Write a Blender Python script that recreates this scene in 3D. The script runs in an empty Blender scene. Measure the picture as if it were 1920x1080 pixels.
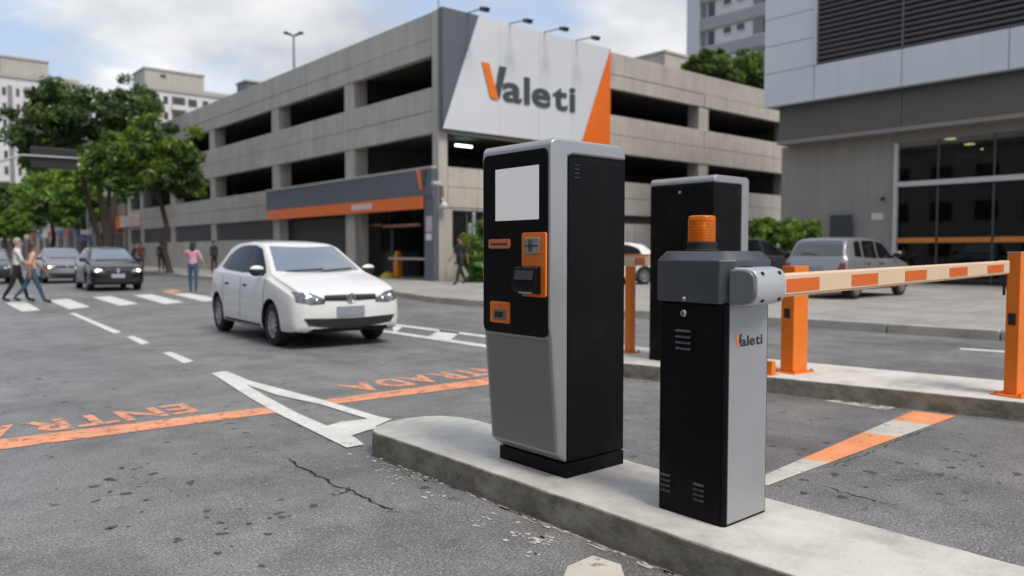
import bpy, bmesh, math, random
import numpy as np
from mathutils import Vector, Matrix
from mathutils.bvhtree import BVHTree

random.seed(7)
S = bpy.context.scene
COL = S.collection
R = math.radians

# ------------------------------------------------------------------ camera
FPX, CAMH, YAW, PITCH = 1450.0, 1.30, R(40.5), math.atan(69 / 1450.0)
cam = bpy.data.cameras.new('camera')
cam.sensor_width = 36.0
cam.lens = FPX / 1920 * 36
cam.clip_start, cam.clip_end = 0.05, 2000
cam.dof.use_dof = True
cam.dof.focus_distance = 3.75
cam.dof.aperture_fstop = 1.7
camo = bpy.data.objects.new('camera', cam)
camo.location = (0, 0, CAMH)
camo.rotation_euler = (math.pi / 2 - PITCH, 0, -YAW)
COL.objects.link(camo)
S.camera = camo

# ------------------------------------------------------------------ sky, sun, exposure
SUN_EL, SUN_AZ = R(56), R(178)          # azimuth clockwise from +Y, where the sun stands
world = bpy.data.worlds.new('World')
S.world = world
world.use_nodes = True


def build_world():
    nt = world.node_tree
    nt.nodes.clear()
    N = nt.nodes.new
    L = nt.links.new
    out = N('ShaderNodeOutputWorld')
    bg = N('ShaderNodeBackground')
    bg.inputs['Strength'].default_value = 0.12
    sky = N('ShaderNodeTexSky')
    sky.sky_type = 'NISHITA'
    sky.sun_disc = False
    sky.sun_elevation = SUN_EL
    sky.sun_rotation = SUN_AZ
    sky.air_density = 1.0
    sky.dust_density = 2.5
    tc = N('ShaderNodeTexCoord')
    sep = N('ShaderNodeSeparateXYZ')
    L(tc.outputs['Generated'], sep.inputs[0])
    mz = N('ShaderNodeMath'); mz.operation = 'MAXIMUM'; mz.inputs[1].default_value = 0.0
    L(sep.outputs['Z'], mz.inputs[0])
    az = N('ShaderNodeMath'); az.operation = 'ADD'; az.inputs[1].default_value = 0.45
    L(mz.outputs[0], az.inputs[0])
    div = N('ShaderNodeVectorMath'); div.operation = 'DIVIDE'
    cmb = N('ShaderNodeCombineXYZ')
    for i in range(3):
        L(az.outputs[0], cmb.inputs[i])
    L(tc.outputs['Generated'], div.inputs[0]); L(cmb.outputs[0], div.inputs[1])
    mp = N('ShaderNodeMapping')
    mp.inputs['Location'].default_value = (5.2, 0.9, 0.0); mp.inputs['Scale'].default_value = (1, 1, 2.2)
    L(div.outputs[0], mp.inputs['Vector'])
    n1 = N('ShaderNodeTexNoise'); n1.inputs['Scale'].default_value = 2.1
    n1.inputs['Detail'].default_value = 7; n1.inputs['Roughness'].default_value = 0.52
    n1.inputs['Distortion'].default_value = 0.25
    L(mp.outputs[0], n1.inputs['Vector'])
    cov = N('ShaderNodeMapRange'); cov.interpolation_type = 'SMOOTHSTEP'
    cov.inputs['From Min'].default_value = 0.42; cov.inputs['From Max'].default_value = 0.56
    L(n1.outputs['Fac'], cov.inputs['Value'])
    n2 = N('ShaderNodeTexNoise'); n2.inputs['Scale'].default_value = 2.6
    n2.inputs['Detail'].default_value = 6
    L(mp.outputs[0], n2.inputs['Vector'])
    sh = N('ShaderNodeValToRGB')
    sh.color_ramp.elements[0].position = 0.40; sh.color_ramp.elements[0].color = (2.55, 2.7, 2.95, 1)
    sh.color_ramp.elements[1].position = 0.68; sh.color_ramp.elements[1].color = (5.0, 4.98, 4.95, 1)
    L(n2.outputs['Fac'], sh.inputs['Fac'])
    mix = N('ShaderNodeMix'); mix.data_type = 'RGBA'
    # thin high haze lightens the blue between the clouds
    hz = N('ShaderNodeMix'); hz.data_type = 'RGBA'; hz.inputs[0].default_value = 0.7
    hz.inputs[7].default_value = (2.4, 2.9, 3.8, 1)
    L(sky.outputs[0], hz.inputs[6])
    L(cov.outputs[0], mix.inputs[0]); L(hz.outputs[2], mix.inputs[6]); L(sh.outputs[0], mix.inputs[7])
    L(mix.outputs[2], bg.inputs['Color'])
    L(bg.outputs[0], out.inputs['Surface'])


build_world()
sl = bpy.data.lights.new('sun', 'SUN')
sl.energy = 1.5
sl.angle = R(20)
sl.color = (1.0, 0.93, 0.83)
so = bpy.data.objects.new('sun', sl)
sd = Vector((math.sin(SUN_AZ) * math.cos(SUN_EL), math.cos(SUN_AZ) * math.cos(SUN_EL), math.sin(SUN_EL)))
so.rotation_euler = (-sd).to_track_quat('-Z', 'Y').to_euler()
so.location = sd * 40
COL.objects.link(so)
S.view_settings.view_transform = 'Standard'
S.view_settings.look = 'None'
S.view_settings.gamma = 1.0
S.view_settings.exposure = 0.86

# ------------------------------------------------------------------ pixel (1920x1080 photo) -> point on a plane
_c, _s = math.cos(YAW), math.sin(YAW)
_fh = Vector((_s, _c, 0)); _rt = Vector((_c, -_s, 0)); _u0 = Vector((0, 0, 1))
_fw = _fh * math.cos(PITCH) - _u0 * math.sin(PITCH)
_up = _u0 * math.cos(PITCH) + _fh * math.sin(PITCH)
_C = Vector((0, 0, CAMH))


def ray(px, py):
    return _fw + _rt * ((px - 960) / FPX) + _up * ((540 - py) / FPX)


def G(px, py, z=0.0):
    d = ray(px, py); return _C + d * ((z - CAMH) / d.z)


def PX(px, py, x):
    d = ray(px, py); return _C + d * (x / d.x)


def PY(px, py, y):
    d = ray(px, py); return _C + d * (y / d.y)


# ------------------------------------------------------------------ materials
MATS = {}


def nodes_of(name):
    m = bpy.data.materials.new(name)
    m.use_nodes = True
    nt = m.node_tree
    b = nt.nodes['Principled BSDF']
    return m, nt, b


def mat(name, col, rough=0.6, metal=0.0, var=0.12, vs=3.0, bump=0.0, bs=60.0, streak=0.0, spec=0.5,
        coat=0.0, emit=0.0, ior=None, space='Object', rvar=0.1, dirt=None):
    if name in MATS:
        return MATS[name]
    m, nt, b = nodes_of(name)
    N = nt.nodes.new; L = nt.links.new
    tc = N('ShaderNodeTexCoord')
    if space == 'World':
        geo = N('ShaderNodeNewGeometry'); vec = geo.outputs['Position']
    else:
        vec = tc.outputs['Object']
    n = N('ShaderNodeTexNoise'); n.inputs['Scale'].default_value = vs; n.inputs['Detail'].default_value = 7
    n.inputs['Roughness'].default_value = 0.62
    L(vec, n.inputs['Vector'])
    mr = N('ShaderNodeMapRange')
    mr.inputs['From Min'].default_value = 0.25; mr.inputs['From Max'].default_value = 0.75
    mr.inputs['To Min'].default_value = 1 - var; mr.inputs['To Max'].default_value = 1 + var
    L(n.outputs['Fac'], mr.inputs['Value'])
    fac = mr.outputs[0]
    if streak:
        mp = N('ShaderNodeMapping'); mp.inputs['Scale'].default_value = (2.2, 2.2, 0.16)
        L(vec, mp.inputs['Vector'])
        n2 = N('ShaderNodeTexNoise'); n2.inputs['Scale'].default_value = 1.6; n2.inputs['Detail'].default_value = 8
        n2.inputs['Roughness'].default_value = 0.7
        L(mp.outputs[0], n2.inputs['Vector'])
        m2 = N('ShaderNodeMapRange')
        m2.inputs['From Min'].default_value = 0.42; m2.inputs['From Max'].default_value = 0.72
        m2.inputs['To Min'].default_value = 1.0; m2.inputs['To Max'].default_value = 1 - streak
        L(n2.outputs['Fac'], m2.inputs['Value'])
        mu = N('ShaderNodeMath'); mu.operation = 'MULTIPLY'
        L(fac, mu.inputs[0]); L(m2.outputs[0], mu.inputs[1]); fac = mu.outputs[0]
    sc = N('ShaderNodeVectorMath'); sc.operation = 'SCALE'
    sc.inputs[0].default_value = col[:3]
    L(fac, sc.inputs['Scale'])
    last = sc.outputs[0]
    if dirt:
        n3 = N('ShaderNodeTexNoise'); n3.inputs['Scale'].default_value = dirt[1]; n3.inputs['Detail'].default_value = 9
        n3.inputs['Roughness'].default_value = 0.72
        L(vec, n3.inputs['Vector'])
        m3 = N('ShaderNodeMapRange')
        m3.inputs['From Min'].default_value = 0.52; m3.inputs['From Max'].default_value = 0.72
        m3.inputs['To Max'].default_value = dirt[2]
        L(n3.outputs['Fac'], m3.inputs['Value'])
        mx = N('ShaderNodeMix'); mx.data_type = 'RGBA'
        mx.inputs[7].default_value = tuple(dirt[0]) + (1,)
        L(m3.outputs[0], mx.inputs[0]); L(last, mx.inputs[6]); last = mx.outputs[2]
    L(last, b.inputs['Base Color'])
    b.inputs['Metallic'].default_value = metal
    b.inputs['Specular IOR Level'].default_value = spec
    if ior:
        b.inputs['IOR'].default_value = ior
    if coat:
        b.inputs['Coat Weight'].default_value = coat; b.inputs['Coat Roughness'].default_value = 0.05
    mr2 = N('ShaderNodeMapRange')
    mr2.inputs['From Min'].default_value = 0.3; mr2.inputs['From Max'].default_value = 0.7
    mr2.inputs['To Min'].default_value = max(0.02, rough * (1 - rvar)); mr2.inputs['To Max'].default_value = min(1, rough * (1 + rvar))
    L(n.outputs['Fac'], mr2.inputs['Value']); L(mr2.outputs[0], b.inputs['Roughness'])
    if bump:
        nb = N('ShaderNodeTexNoise'); nb.inputs['Scale'].default_value = bs; nb.inputs['Detail'].default_value = 5
        L(vec, nb.inputs['Vector'])
        bp = N('ShaderNodeBump'); bp.inputs['Strength'].default_value = bump; bp.inputs['Distance'].default_value = 0.01
        L(nb.outputs['Fac'], bp.inputs['Height']); L(bp.outputs[0], b.inputs['Normal'])
    if emit:
        b.inputs['Emission Color'].default_value = tuple(col[:3]) + (1,)
        b.inputs['Emission Strength'].default_value = emit
    MATS[name] = m
    return m


def asphalt_mat():
    m, nt, b = nodes_of('asphalt')
    N = nt.nodes.new; L = nt.links.new
    geo = N('ShaderNodeNewGeometry'); P = geo.outputs['Position']

    def noise(scale, detail=6, rough=0.6):
        n = N('ShaderNodeTexNoise'); n.inputs['Scale'].default_value = scale
        n.inputs['Detail'].default_value = detail; n.inputs['Roughness'].default_value = rough
        L(P, n.inputs['Vector']); return n.outputs['Fac']

    def mrange(v, a, c, lo, hi, smooth=False):
        r = N('ShaderNodeMapRange'); r.inputs['From Min'].default_value = a; r.inputs['From Max'].default_value = c
        r.inputs['To Min'].default_value = lo; r.inputs['To Max'].default_value = hi
        if smooth: r.interpolation_type = 'SMOOTHSTEP'
        L(v, r.inputs['Value']); return r.outputs[0]

    def mul(a, c):
        k = N('ShaderNodeMath'); k.operation = 'MULTIPLY'; L(a, k.inputs[0])
        if isinstance(c, float): k.inputs[1].default_value = c
        else: L(c, k.inputs[1])
        return k.outputs[0]
    big = mrange(noise(0.33, 5), 0.3, 0.7, 0.74, 1.22)
    mid = mrange(noise(2.3, 8, 0.7), 0.3, 0.7, 0.72, 1.24)
    fine = mrange(noise(80, 4, 0.75), 0.32, 0.68, 0.22, 1.8)
    f = mul(mul(big, mid), fine)
    # light aggregate
    v = N('ShaderNodeTexVoronoi'); v.inputs['Scale'].default_value = 82; L(P, v.inputs['Vector'])
    sepc = N('ShaderNodeSeparateColor'); L(v.outputs['Color'], sepc.inputs[0])
    st = mrange(sepc.outputs[0], 0.60, 1.0, 0.0, 1.0)
    di = mrange(v.outputs['Distance'], 0.28, 0.5, 1.0, 0.0)
    stone = mul(mul(st, di), mrange(noise(0.9, 4), 0.35, 0.62, 0.35, 1.0))
    # shallow dark pits in patches
    mp = N('ShaderNodeMapping'); mp.inputs['Scale'].default_value = (1.0, 1.0, 1.0)
    L(P, mp.inputs['Vector'])
    v2 = N('ShaderNodeTexVoronoi'); v2.inputs['Scale'].default_value = 7.5; v2.inputs['Randomness'].default_value = 1.0
    L(mp.outputs[0], v2.inputs['Vector'])
    sp2 = N('ShaderNodeSeparateColor'); L(v2.outputs['Color'], sp2.inputs[0])
    wob = N('ShaderNodeMath'); wob.operation = 'ADD'
    L(v2.outputs['Distance'], wob.inputs[0]); L(mrange(noise(28, 4), 0.3, 0.7, -0.14, 0.14), wob.inputs[1])
    pit = mul(mrange(wob.outputs[0], 0.13, 0.24, 1.0, 0.0, True), mrange(sp2.outputs[0], 0.42, 0.52, 0.0, 1.0))
    pit = mul(pit, mrange(noise(0.62, 3), 0.46, 0.55, 0.0, 1.0))
    # dark stains and smears drawn out along the lanes
    mp2 = N('ShaderNodeMapping'); mp2.inputs['Scale'].default_value = (2.4, 0.45, 1)
    L(P, mp2.inputs['Vector'])
    ns = N('ShaderNodeTexNoise'); ns.inputs['Scale'].default_value = 1.1; ns.inputs['Detail'].default_value = 7
    L(mp2.outputs[0], ns.inputs['Vector'])
    smear = mrange(ns.outputs['Fac'], 0.5, 0.75, 1.0, 0.72)
    f = mul(f, smear)
    inv = N('ShaderNodeMath'); inv.operation = 'MULTIPLY_ADD'; inv.inputs[1].default_value = -0.72; inv.inputs[2].default_value = 1.0
    L(pit, inv.inputs[0]); f = mul(f, inv.outputs[0])
    sc = N('ShaderNodeVectorMath'); sc.operation = 'SCALE'; sc.inputs[0].default_value = (0.192, 0.190, 0.189)
    L(f, sc.inputs['Scale'])
    # broad oily and dusty stains
    dst = N('ShaderNodeMix'); dst.data_type = 'RGBA'; dst.inputs[7].default_value = (0.088, 0.086, 0.077, 1)
    stn = mul(mrange(noise(0.75, 9, 0.68), 0.49, 0.64, 0.0, 0.75, True), mrange(noise(14, 5, 0.7), 0.3, 0.65, 0.35, 1.0))
    L(stn, dst.inputs[0]); L(sc.outputs[0], dst.inputs[6])
    mx = N('ShaderNodeMix'); mx.data_type = 'RGBA'; mx.inputs[7].default_value = (0.62, 0.615, 0.60, 1)
    L(mul(stone, 0.62), mx.inputs[0]); L(dst.outputs[2], mx.inputs[6])
    L(mx.outputs[2], b.inputs['Base Color'])
    L(mrange(noise(1.5), 0.3, 0.7, 0.34, 0.52), b.inputs['Roughness'])
    hsum = N('ShaderNodeMath'); hsum.operation = 'MULTIPLY_ADD'; hsum.inputs[1].default_value = -1.2
    L(pit, hsum.inputs[0]); L(noise(150, 4), hsum.inputs[2])
    bp = N('ShaderNodeBump'); bp.inputs['Strength'].default_value = 0.55; bp.inputs['Distance'].default_value = 0.008
    L(hsum.outputs[0], bp.inputs['Height']); L(bp.outputs[0], b.inputs['Normal'])
    return m


def paint_mat(name, col, wear=0.5, wscale=6.0):
    m, nt, b = nodes_of(name)
    N = nt.nodes.new; L = nt.links.new
    geo = N('ShaderNodeNewGeometry')
    n = N('ShaderNodeTexNoise'); n.inputs['Scale'].default_value = wscale; n.inputs['Detail'].default_value = 10
    n.inputs['Roughness'].default_value = 0.78
    L(geo.outputs['Position'], n.inputs['Vector'])
    r = N('ShaderNodeMapRange'); r.inputs['From Min'].default_value = 0.70 - 0.22 * wear
    r.inputs['From Max'].default_value = 0.78 - 0.2 * wear
    r.inputs['To Max'].default_value = 0.9
    L(n.outputs['Fac'], r.inputs['Value'])
    n2 = N('ShaderNodeTexNoise'); n2.inputs['Scale'].default_value = 3.0; n2.inputs['Detail'].default_value = 8
    L(geo.outputs['Position'], n2.inputs['Vector'])
    r2 = N('ShaderNodeMapRange'); r2.inputs['From Min'].default_value = 0.3; r2.inputs['From Max'].default_value = 0.7
    r2.inputs['To Min'].default_value = 0.82; r2.inputs['To Max'].default_value = 1.08
    L(n2.outputs['Fac'], r2.inputs['Value'])
    sc = N('ShaderNodeVectorMath'); sc.operation = 'SCALE'; sc.inputs[0].default_value = col
    L(r2.outputs[0], sc.inputs['Scale']); L(sc.outputs[0], b.inputs['Base Color'])
    b.inputs['Roughness'].default_value = 0.65
    tr = N('ShaderNodeBsdfTransparent'); mx = N('ShaderNodeMixShader')
    L(r.outputs[0], mx.inputs[0]); L(b.outputs[0], mx.inputs[1]); L(tr.outputs[0], mx.inputs[2])
    L(mx.outputs[0], nt.nodes['Material Output'].inputs['Surface'])
    return m


def island_mat():
    """cast concrete: pale on its worn top, darker and stained on the kerb sides (colour switched by face normal)"""
    m, nt, b = nodes_of('island_concrete')
    N = nt.nodes.new; L = nt.links.new
    geo = N('ShaderNodeNewGeometry'); P = geo.outputs['Position']

    def noise(scale, d=8, r=0.65, vec=None):
        n = N('ShaderNodeTexNoise'); n.inputs['Scale'].default_value = scale; n.inputs['Detail'].default_value = d
        n.inputs['Roughness'].default_value = r; L(vec or P, n.inputs['Vector']); return n.outputs['Fac']

    def ramp(v, *st):
        r = N('ShaderNodeValToRGB'); e = r.color_ramp.elements
        e[0].position, e[0].color = st[0][0], tuple(st[0][1]) + (1,)
        e[1].position, e[1].color = st[-1][0], tuple(st[-1][1]) + (1,)
        for p, c in st[1:-1]:
            k = e.new(p); k.color = tuple(c) + (1,)
        L(v, r.inputs['Fac']); return r.outputs[0]
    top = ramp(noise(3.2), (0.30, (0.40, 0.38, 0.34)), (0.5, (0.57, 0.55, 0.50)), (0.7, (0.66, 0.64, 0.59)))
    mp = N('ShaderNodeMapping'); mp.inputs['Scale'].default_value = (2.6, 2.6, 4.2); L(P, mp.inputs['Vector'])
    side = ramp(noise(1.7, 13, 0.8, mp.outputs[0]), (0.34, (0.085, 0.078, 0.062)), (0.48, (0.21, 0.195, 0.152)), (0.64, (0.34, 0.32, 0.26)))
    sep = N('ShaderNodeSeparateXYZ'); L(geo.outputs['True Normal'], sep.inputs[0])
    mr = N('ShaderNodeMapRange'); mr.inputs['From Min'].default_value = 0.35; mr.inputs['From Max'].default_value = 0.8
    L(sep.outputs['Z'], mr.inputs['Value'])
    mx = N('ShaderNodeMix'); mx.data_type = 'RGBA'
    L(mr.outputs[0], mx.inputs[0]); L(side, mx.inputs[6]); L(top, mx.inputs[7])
    v = N('ShaderNodeTexVoronoi'); v.inputs['Scale'].default_value = 16; L(P, v.inputs['Vector'])
    sp = N('ShaderNodeSeparateColor'); L(v.outputs['Color'], sp.inputs[0])
    a1 = N('ShaderNodeMapRange'); a1.inputs['From Min'].default_value = 0.05; a1.inputs['From Max'].default_value = 0.11
    a1.inputs['To Min'].default_value = 1; a1.inputs['To Max'].default_value = 0; L(v.outputs['Distance'], a1.inputs['Value'])
    a2 = N('ShaderNodeMapRange'); a2.inputs['From Min'].default_value = 0.84; a2.inputs['From Max'].default_value = 0.9
    L(sp.outputs[1], a2.inputs['Value'])
    a3 = N('ShaderNodeMath'); a3.operation = 'MULTIPLY'; L(a1.outputs[0], a3.inputs[0]); L(a2.outputs[0], a3.inputs[1])
    mx2 = N('ShaderNodeMix'); mx2.data_type = 'RGBA'; mx2.inputs[7].default_value = (0.16, 0.15, 0.12, 1)
    L(a3.outputs[0], mx2.inputs[0]); L(mx.outputs[2], mx2.inputs[6])
    L(mx2.outputs[2], b.inputs['Base Color'])
    b.inputs['Roughness'].default_value = 0.85
    bp = N('ShaderNodeBump'); bp.inputs['Strength'].default_value = 0.5; bp.inputs['Distance'].default_value = 0.008
    L(noise(60, 6), bp.inputs['Height']); L(bp.outputs[0], b.inputs['Normal'])
    return m


ASPHALT = asphalt_mat()
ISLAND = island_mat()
WHITE_PAINT = paint_mat('white_road_paint', (0.68, 0.67, 0.635), 0.58, 11.0)
OLD_WHITE = paint_mat('worn_white_road_paint', (0.56, 0.54, 0.49), 0.95, 9.0)
ORANGE_PAINT = paint_mat('orange_road_paint', (0.78, 0.325, 0.175), 0.80, 9.0)
ORANGE_LETTER = paint_mat('orange_letter_paint', (0.76, 0.34, 0.20), 0.9, 12.0)
CRACK = mat('crack_shadow', (0.018, 0.017, 0.016), 0.95)
CONC = mat('garage_concrete', (0.47, 0.435, 0.39), 0.85, var=0.16, vs=0.9, streak=0.24, bump=0.25, bs=25, space='World')
CONC2 = mat('garage_column_concrete', (0.46, 0.435, 0.39), 0.85, var=0.12, vs=1.2, streak=0.25, bump=0.2, bs=25, space='World')
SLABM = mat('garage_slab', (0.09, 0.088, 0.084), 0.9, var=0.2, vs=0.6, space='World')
DGREY = mat('slate_grey_cladding', (0.105, 0.118, 0.137), 0.5, var=0.06, vs=0.5, space='World')
ORANGE = mat('signal_orange_panel', (0.78, 0.155, 0.015), 0.45, var=0.06, vs=0.8)
SIGNW = mat('sign_silver_white', (0.62, 0.64, 0.68), 0.45, var=0.04, vs=0.5, streak=0.0, space='World')
LETTER = mat('letter_slate', (0.06, 0.068, 0.08), 0.5, var=0.05)
SILVER = mat('silver_powder_coat', (0.40, 0.405, 0.415), 0.36, 0.55, var=0.04, vs=6, bump=0.04, bs=700)
SILVER2 = mat('brushed_front_panel', (0.27, 0.265, 0.25), 0.38, 0.6, var=0.05, vs=3, bump=0.04, bs=600)
BLACK = mat('black_sheet_metal', (0.0045, 0.0047, 0.0055), 0.42, 0.0, var=0.2, vs=4, bump=0.03, bs=500, rvar=0.35, spec=0.13, dirt=((0.02, 0.019, 0.017), 3.5, 0.5))
FASCIA = mat('black_acrylic_fascia', (0.006, 0.006, 0.0065), 0.25, var=0.1, spec=0.14)
SCREEN = mat('blank_lit_screen', (0.60, 0.60, 0.60), 0.3, var=0.01, emit=0.22)
KORANGE = mat('orange_plastic', (0.80, 0.185, 0.022), 0.4, var=0.05, bump=0.05, bs=300)
KORANGE2 = mat('pale_orange_plastic', (0.62, 0.18, 0.07), 0.45, var=0.05)
STEEL = mat('bright_steel', (0.55, 0.55, 0.54), 0.28, 0.9, var=0.08, vs=20)
DARKSLOT = mat('dark_slot', (0.012, 0.012, 0.012), 0.6)
LCD = mat('dark_display', (0.05, 0.055, 0.06), 0.12, var=0.05)
HEADGREY = mat('slate_hood_metal', (0.105, 0.113, 0.125), 0.40, 0.6, var=0.06, vs=5, bump=0.06, bs=600)
HOLDER = mat('cast_aluminium', (0.52, 0.535, 0.56), 0.38, 0.35, var=0.05, vs=8, bump=0.05, bs=400)
AMBER = mat('amber_lens', (0.95, 0.22, 0.008), 0.18, var=0.03, coat=0.3)
_b = AMBER.node_tree.nodes['Principled BSDF']; _b.inputs['Transmission Weight'].default_value = 0.55; _b.inputs['IOR'].default_value = 1.25
BOOMW = mat('cream_boom_paint', (0.72, 0.54, 0.37), 0.42, var=0.06, vs=5)
BOOMO = mat('orange_reflective_tape', (0.70, 0.125, 0.006), 0.35, var=0.08, vs=30)
POSTO = mat('orange_post_paint', (0.80, 0.185, 0.006), 0.40, var=0.07, vs=4, bump=0.04, bs=300, dirt=((0.32, 0.09, 0.02), 5.0, 0.35))
BOLT = mat('bolt_steel', (0.25, 0.22, 0.19), 0.45, 0.7)
RUBBER = mat('black_rubber', (0.012, 0.012, 0.012), 0.7, bump=0.1, bs=150)
PANELW = mat('white_composite_panel', (0.58, 0.61, 0.66), 0.42, var=0.04, vs=0.6, streak=0.07, space='World')
LOUVRE = mat('dark_louvre_metal', (0.13, 0.13, 0.14), 0.5, 0.2, var=0.08, vs=0.7, space='World')
LOUVRE2 = mat('taupe_louvre_metal', (0.17, 0.165, 0.16), 0.55, 0.1, var=0.08, vs=0.7, space='World')
WALLG = mat('grey_render_wall', (0.29, 0.275, 0.26), 0.85, var=0.10, vs=0.7, streak=0.15, space='World')
FRAME = mat('white_alloy_frame', (0.52, 0.52, 0.51), 0.45, var=0.05)
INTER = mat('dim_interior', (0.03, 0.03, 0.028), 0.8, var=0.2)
LAMPW = mat('warm_downlight', (1.0, 0.78, 0.42), 0.5, emit=3.0)
TUBE = mat('cool_fluorescent_tube', (0.75, 1.0, 0.9), 0.5, emit=2.6)
PAVE = None


def pavers_mat():
    m, nt, b = nodes_of('grey_pavement')
    N = nt.nodes.new; L = nt.links.new
    geo = N('ShaderNodeNewGeometry'); P = geo.outputs['Position']
    br = N('ShaderNodeTexBrick'); br.inputs['Scale'].default_value = 1.0
    br.inputs['Color1'].default_value = (0.36, 0.34, 0.315, 1); br.inputs['Color2'].default_value = (0.31, 0.295, 0.275, 1)
    br.inputs['Mortar'].default_value = (0.20, 0.19, 0.175, 1)
    br.inputs['Brick Width'].default_value = 0.9; br.inputs['Row Height'].default_value = 0.6; br.inputs['Mortar Size'].default_value = 0.012
    L(P, br.inputs['Vector'])
    n = N('ShaderNodeTexNoise'); n.inputs['Scale'].default_value = 0.8; n.inputs['Detail'].default_value = 9; n.inputs['Roughness'].default_value = 0.7
    L(P, n.inputs['Vector'])
    r = N('ShaderNodeMapRange'); r.inputs['From Min'].default_value = 0.3; r.inputs['From Max'].default_value = 0.7
    r.inputs['To Min'].default_value = 0.72; r.inputs['To Max'].default_value = 1.2; L(n.outputs['Fac'], r.inputs['Value'])
    sc = N('ShaderNodeVectorMath'); sc.operation = 'SCALE'; L(br.outputs['Color'], sc.inputs[0]); L(r.outputs[0], sc.inputs['Scale'])
    L(sc.outputs[0], b.inputs['Base Color']); b.inputs['Roughness'].default_value = 0.85
    return m


PAVE = pavers_mat()
KERBM = mat('kerb_concrete', (0.36, 0.35, 0.32), 0.85, var=0.25, vs=1.5, bump=0.3, bs=40, space='World', dirt=((0.12, 0.115, 0.1), 2.0, 0.6))


def glass_mat(name, tint, refl=0.5, rough=0.02):
    """tinted window glass: part mirror, part see-through"""
    m, nt, b = nodes_of(name)
    N = nt.nodes.new; L = nt.links.new
    gl = N('ShaderNodeBsdfGlossy'); gl.inputs['Roughness'].default_value = rough
    gl.inputs['Color'].default_value = (0.9, 0.94, 0.95, 1)
    tr = N('ShaderNodeBsdfTransparent'); tr.inputs['Color'].default_value = tuple(tint) + (1,)
    fr = N('ShaderNodeFresnel'); fr.inputs['IOR'].default_value = 1.0 + refl
    mx = N('ShaderNodeMixShader')
    L(fr.outputs[0], mx.inputs[0]); L(tr.outputs[0], mx.inputs[1]); L(gl.outputs[0], mx.inputs[2])
    L(mx.outputs[0], nt.nodes['Material Output'].inputs['Surface'])
    return m


SHOPGLASS = glass_mat('tinted_shop_glass', (0.30, 0.33, 0.30), 0.55)
WSCREEN = mat('windscreen_glass', (0.10, 0.115, 0.125), 0.03, spec=0.5, ior=4.0, var=0.05, coat=1.0)
CARGLASS = mat('dark_side_glass', (0.008, 0.009, 0.010), 0.05, spec=0.10, var=0.05)
CHROME = mat('chrome_trim', (0.7, 0.7, 0.71), 0.12, 1.0, var=0.02)
LENS = mat('clear_lamp_lens', (0.15, 0.165, 0.165), 0.10, 0.4, var=0.5, vs=16, coat=1.0)
LITLENS = mat('lit_headlamp', (1.0, 0.93, 0.66), 0.3, emit=3.2, var=0.02)
REDLENS = mat('red_tail_lens', (0.16, 0.008, 0.008), 0.2, coat=0.6, var=0.1)
TYRE = mat('tyre_rubber', (0.013, 0.013, 0.014), 0.75, bump=0.1, bs=80)
RIM = mat('silver_rim', (0.42, 0.42, 0.42), 0.35, 0.7, var=0.08)
WELL = mat('black_wheel_well', (0.006, 0.006, 0.006), 0.9)
PLATE = mat('grey_number_plate', (0.25, 0.28, 0.31), 0.5, var=0.15, vs=12)
CBLACK = mat('black_car_plastic', (0.012, 0.012, 0.013), 0.5)


def car_paint(name, col, metal=0.0):
    return mat(name, col, 0.3, metal, var=0.0, vs=2, coat=0.6, rvar=0.0, spec=0.35)


# ------------------------------------------------------------------ mesh builder
def wl(o):
    v = Vector((0, 0, 0))
    while o is not None:
        v += Vector(o.location); o = o.parent
    return v


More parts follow.
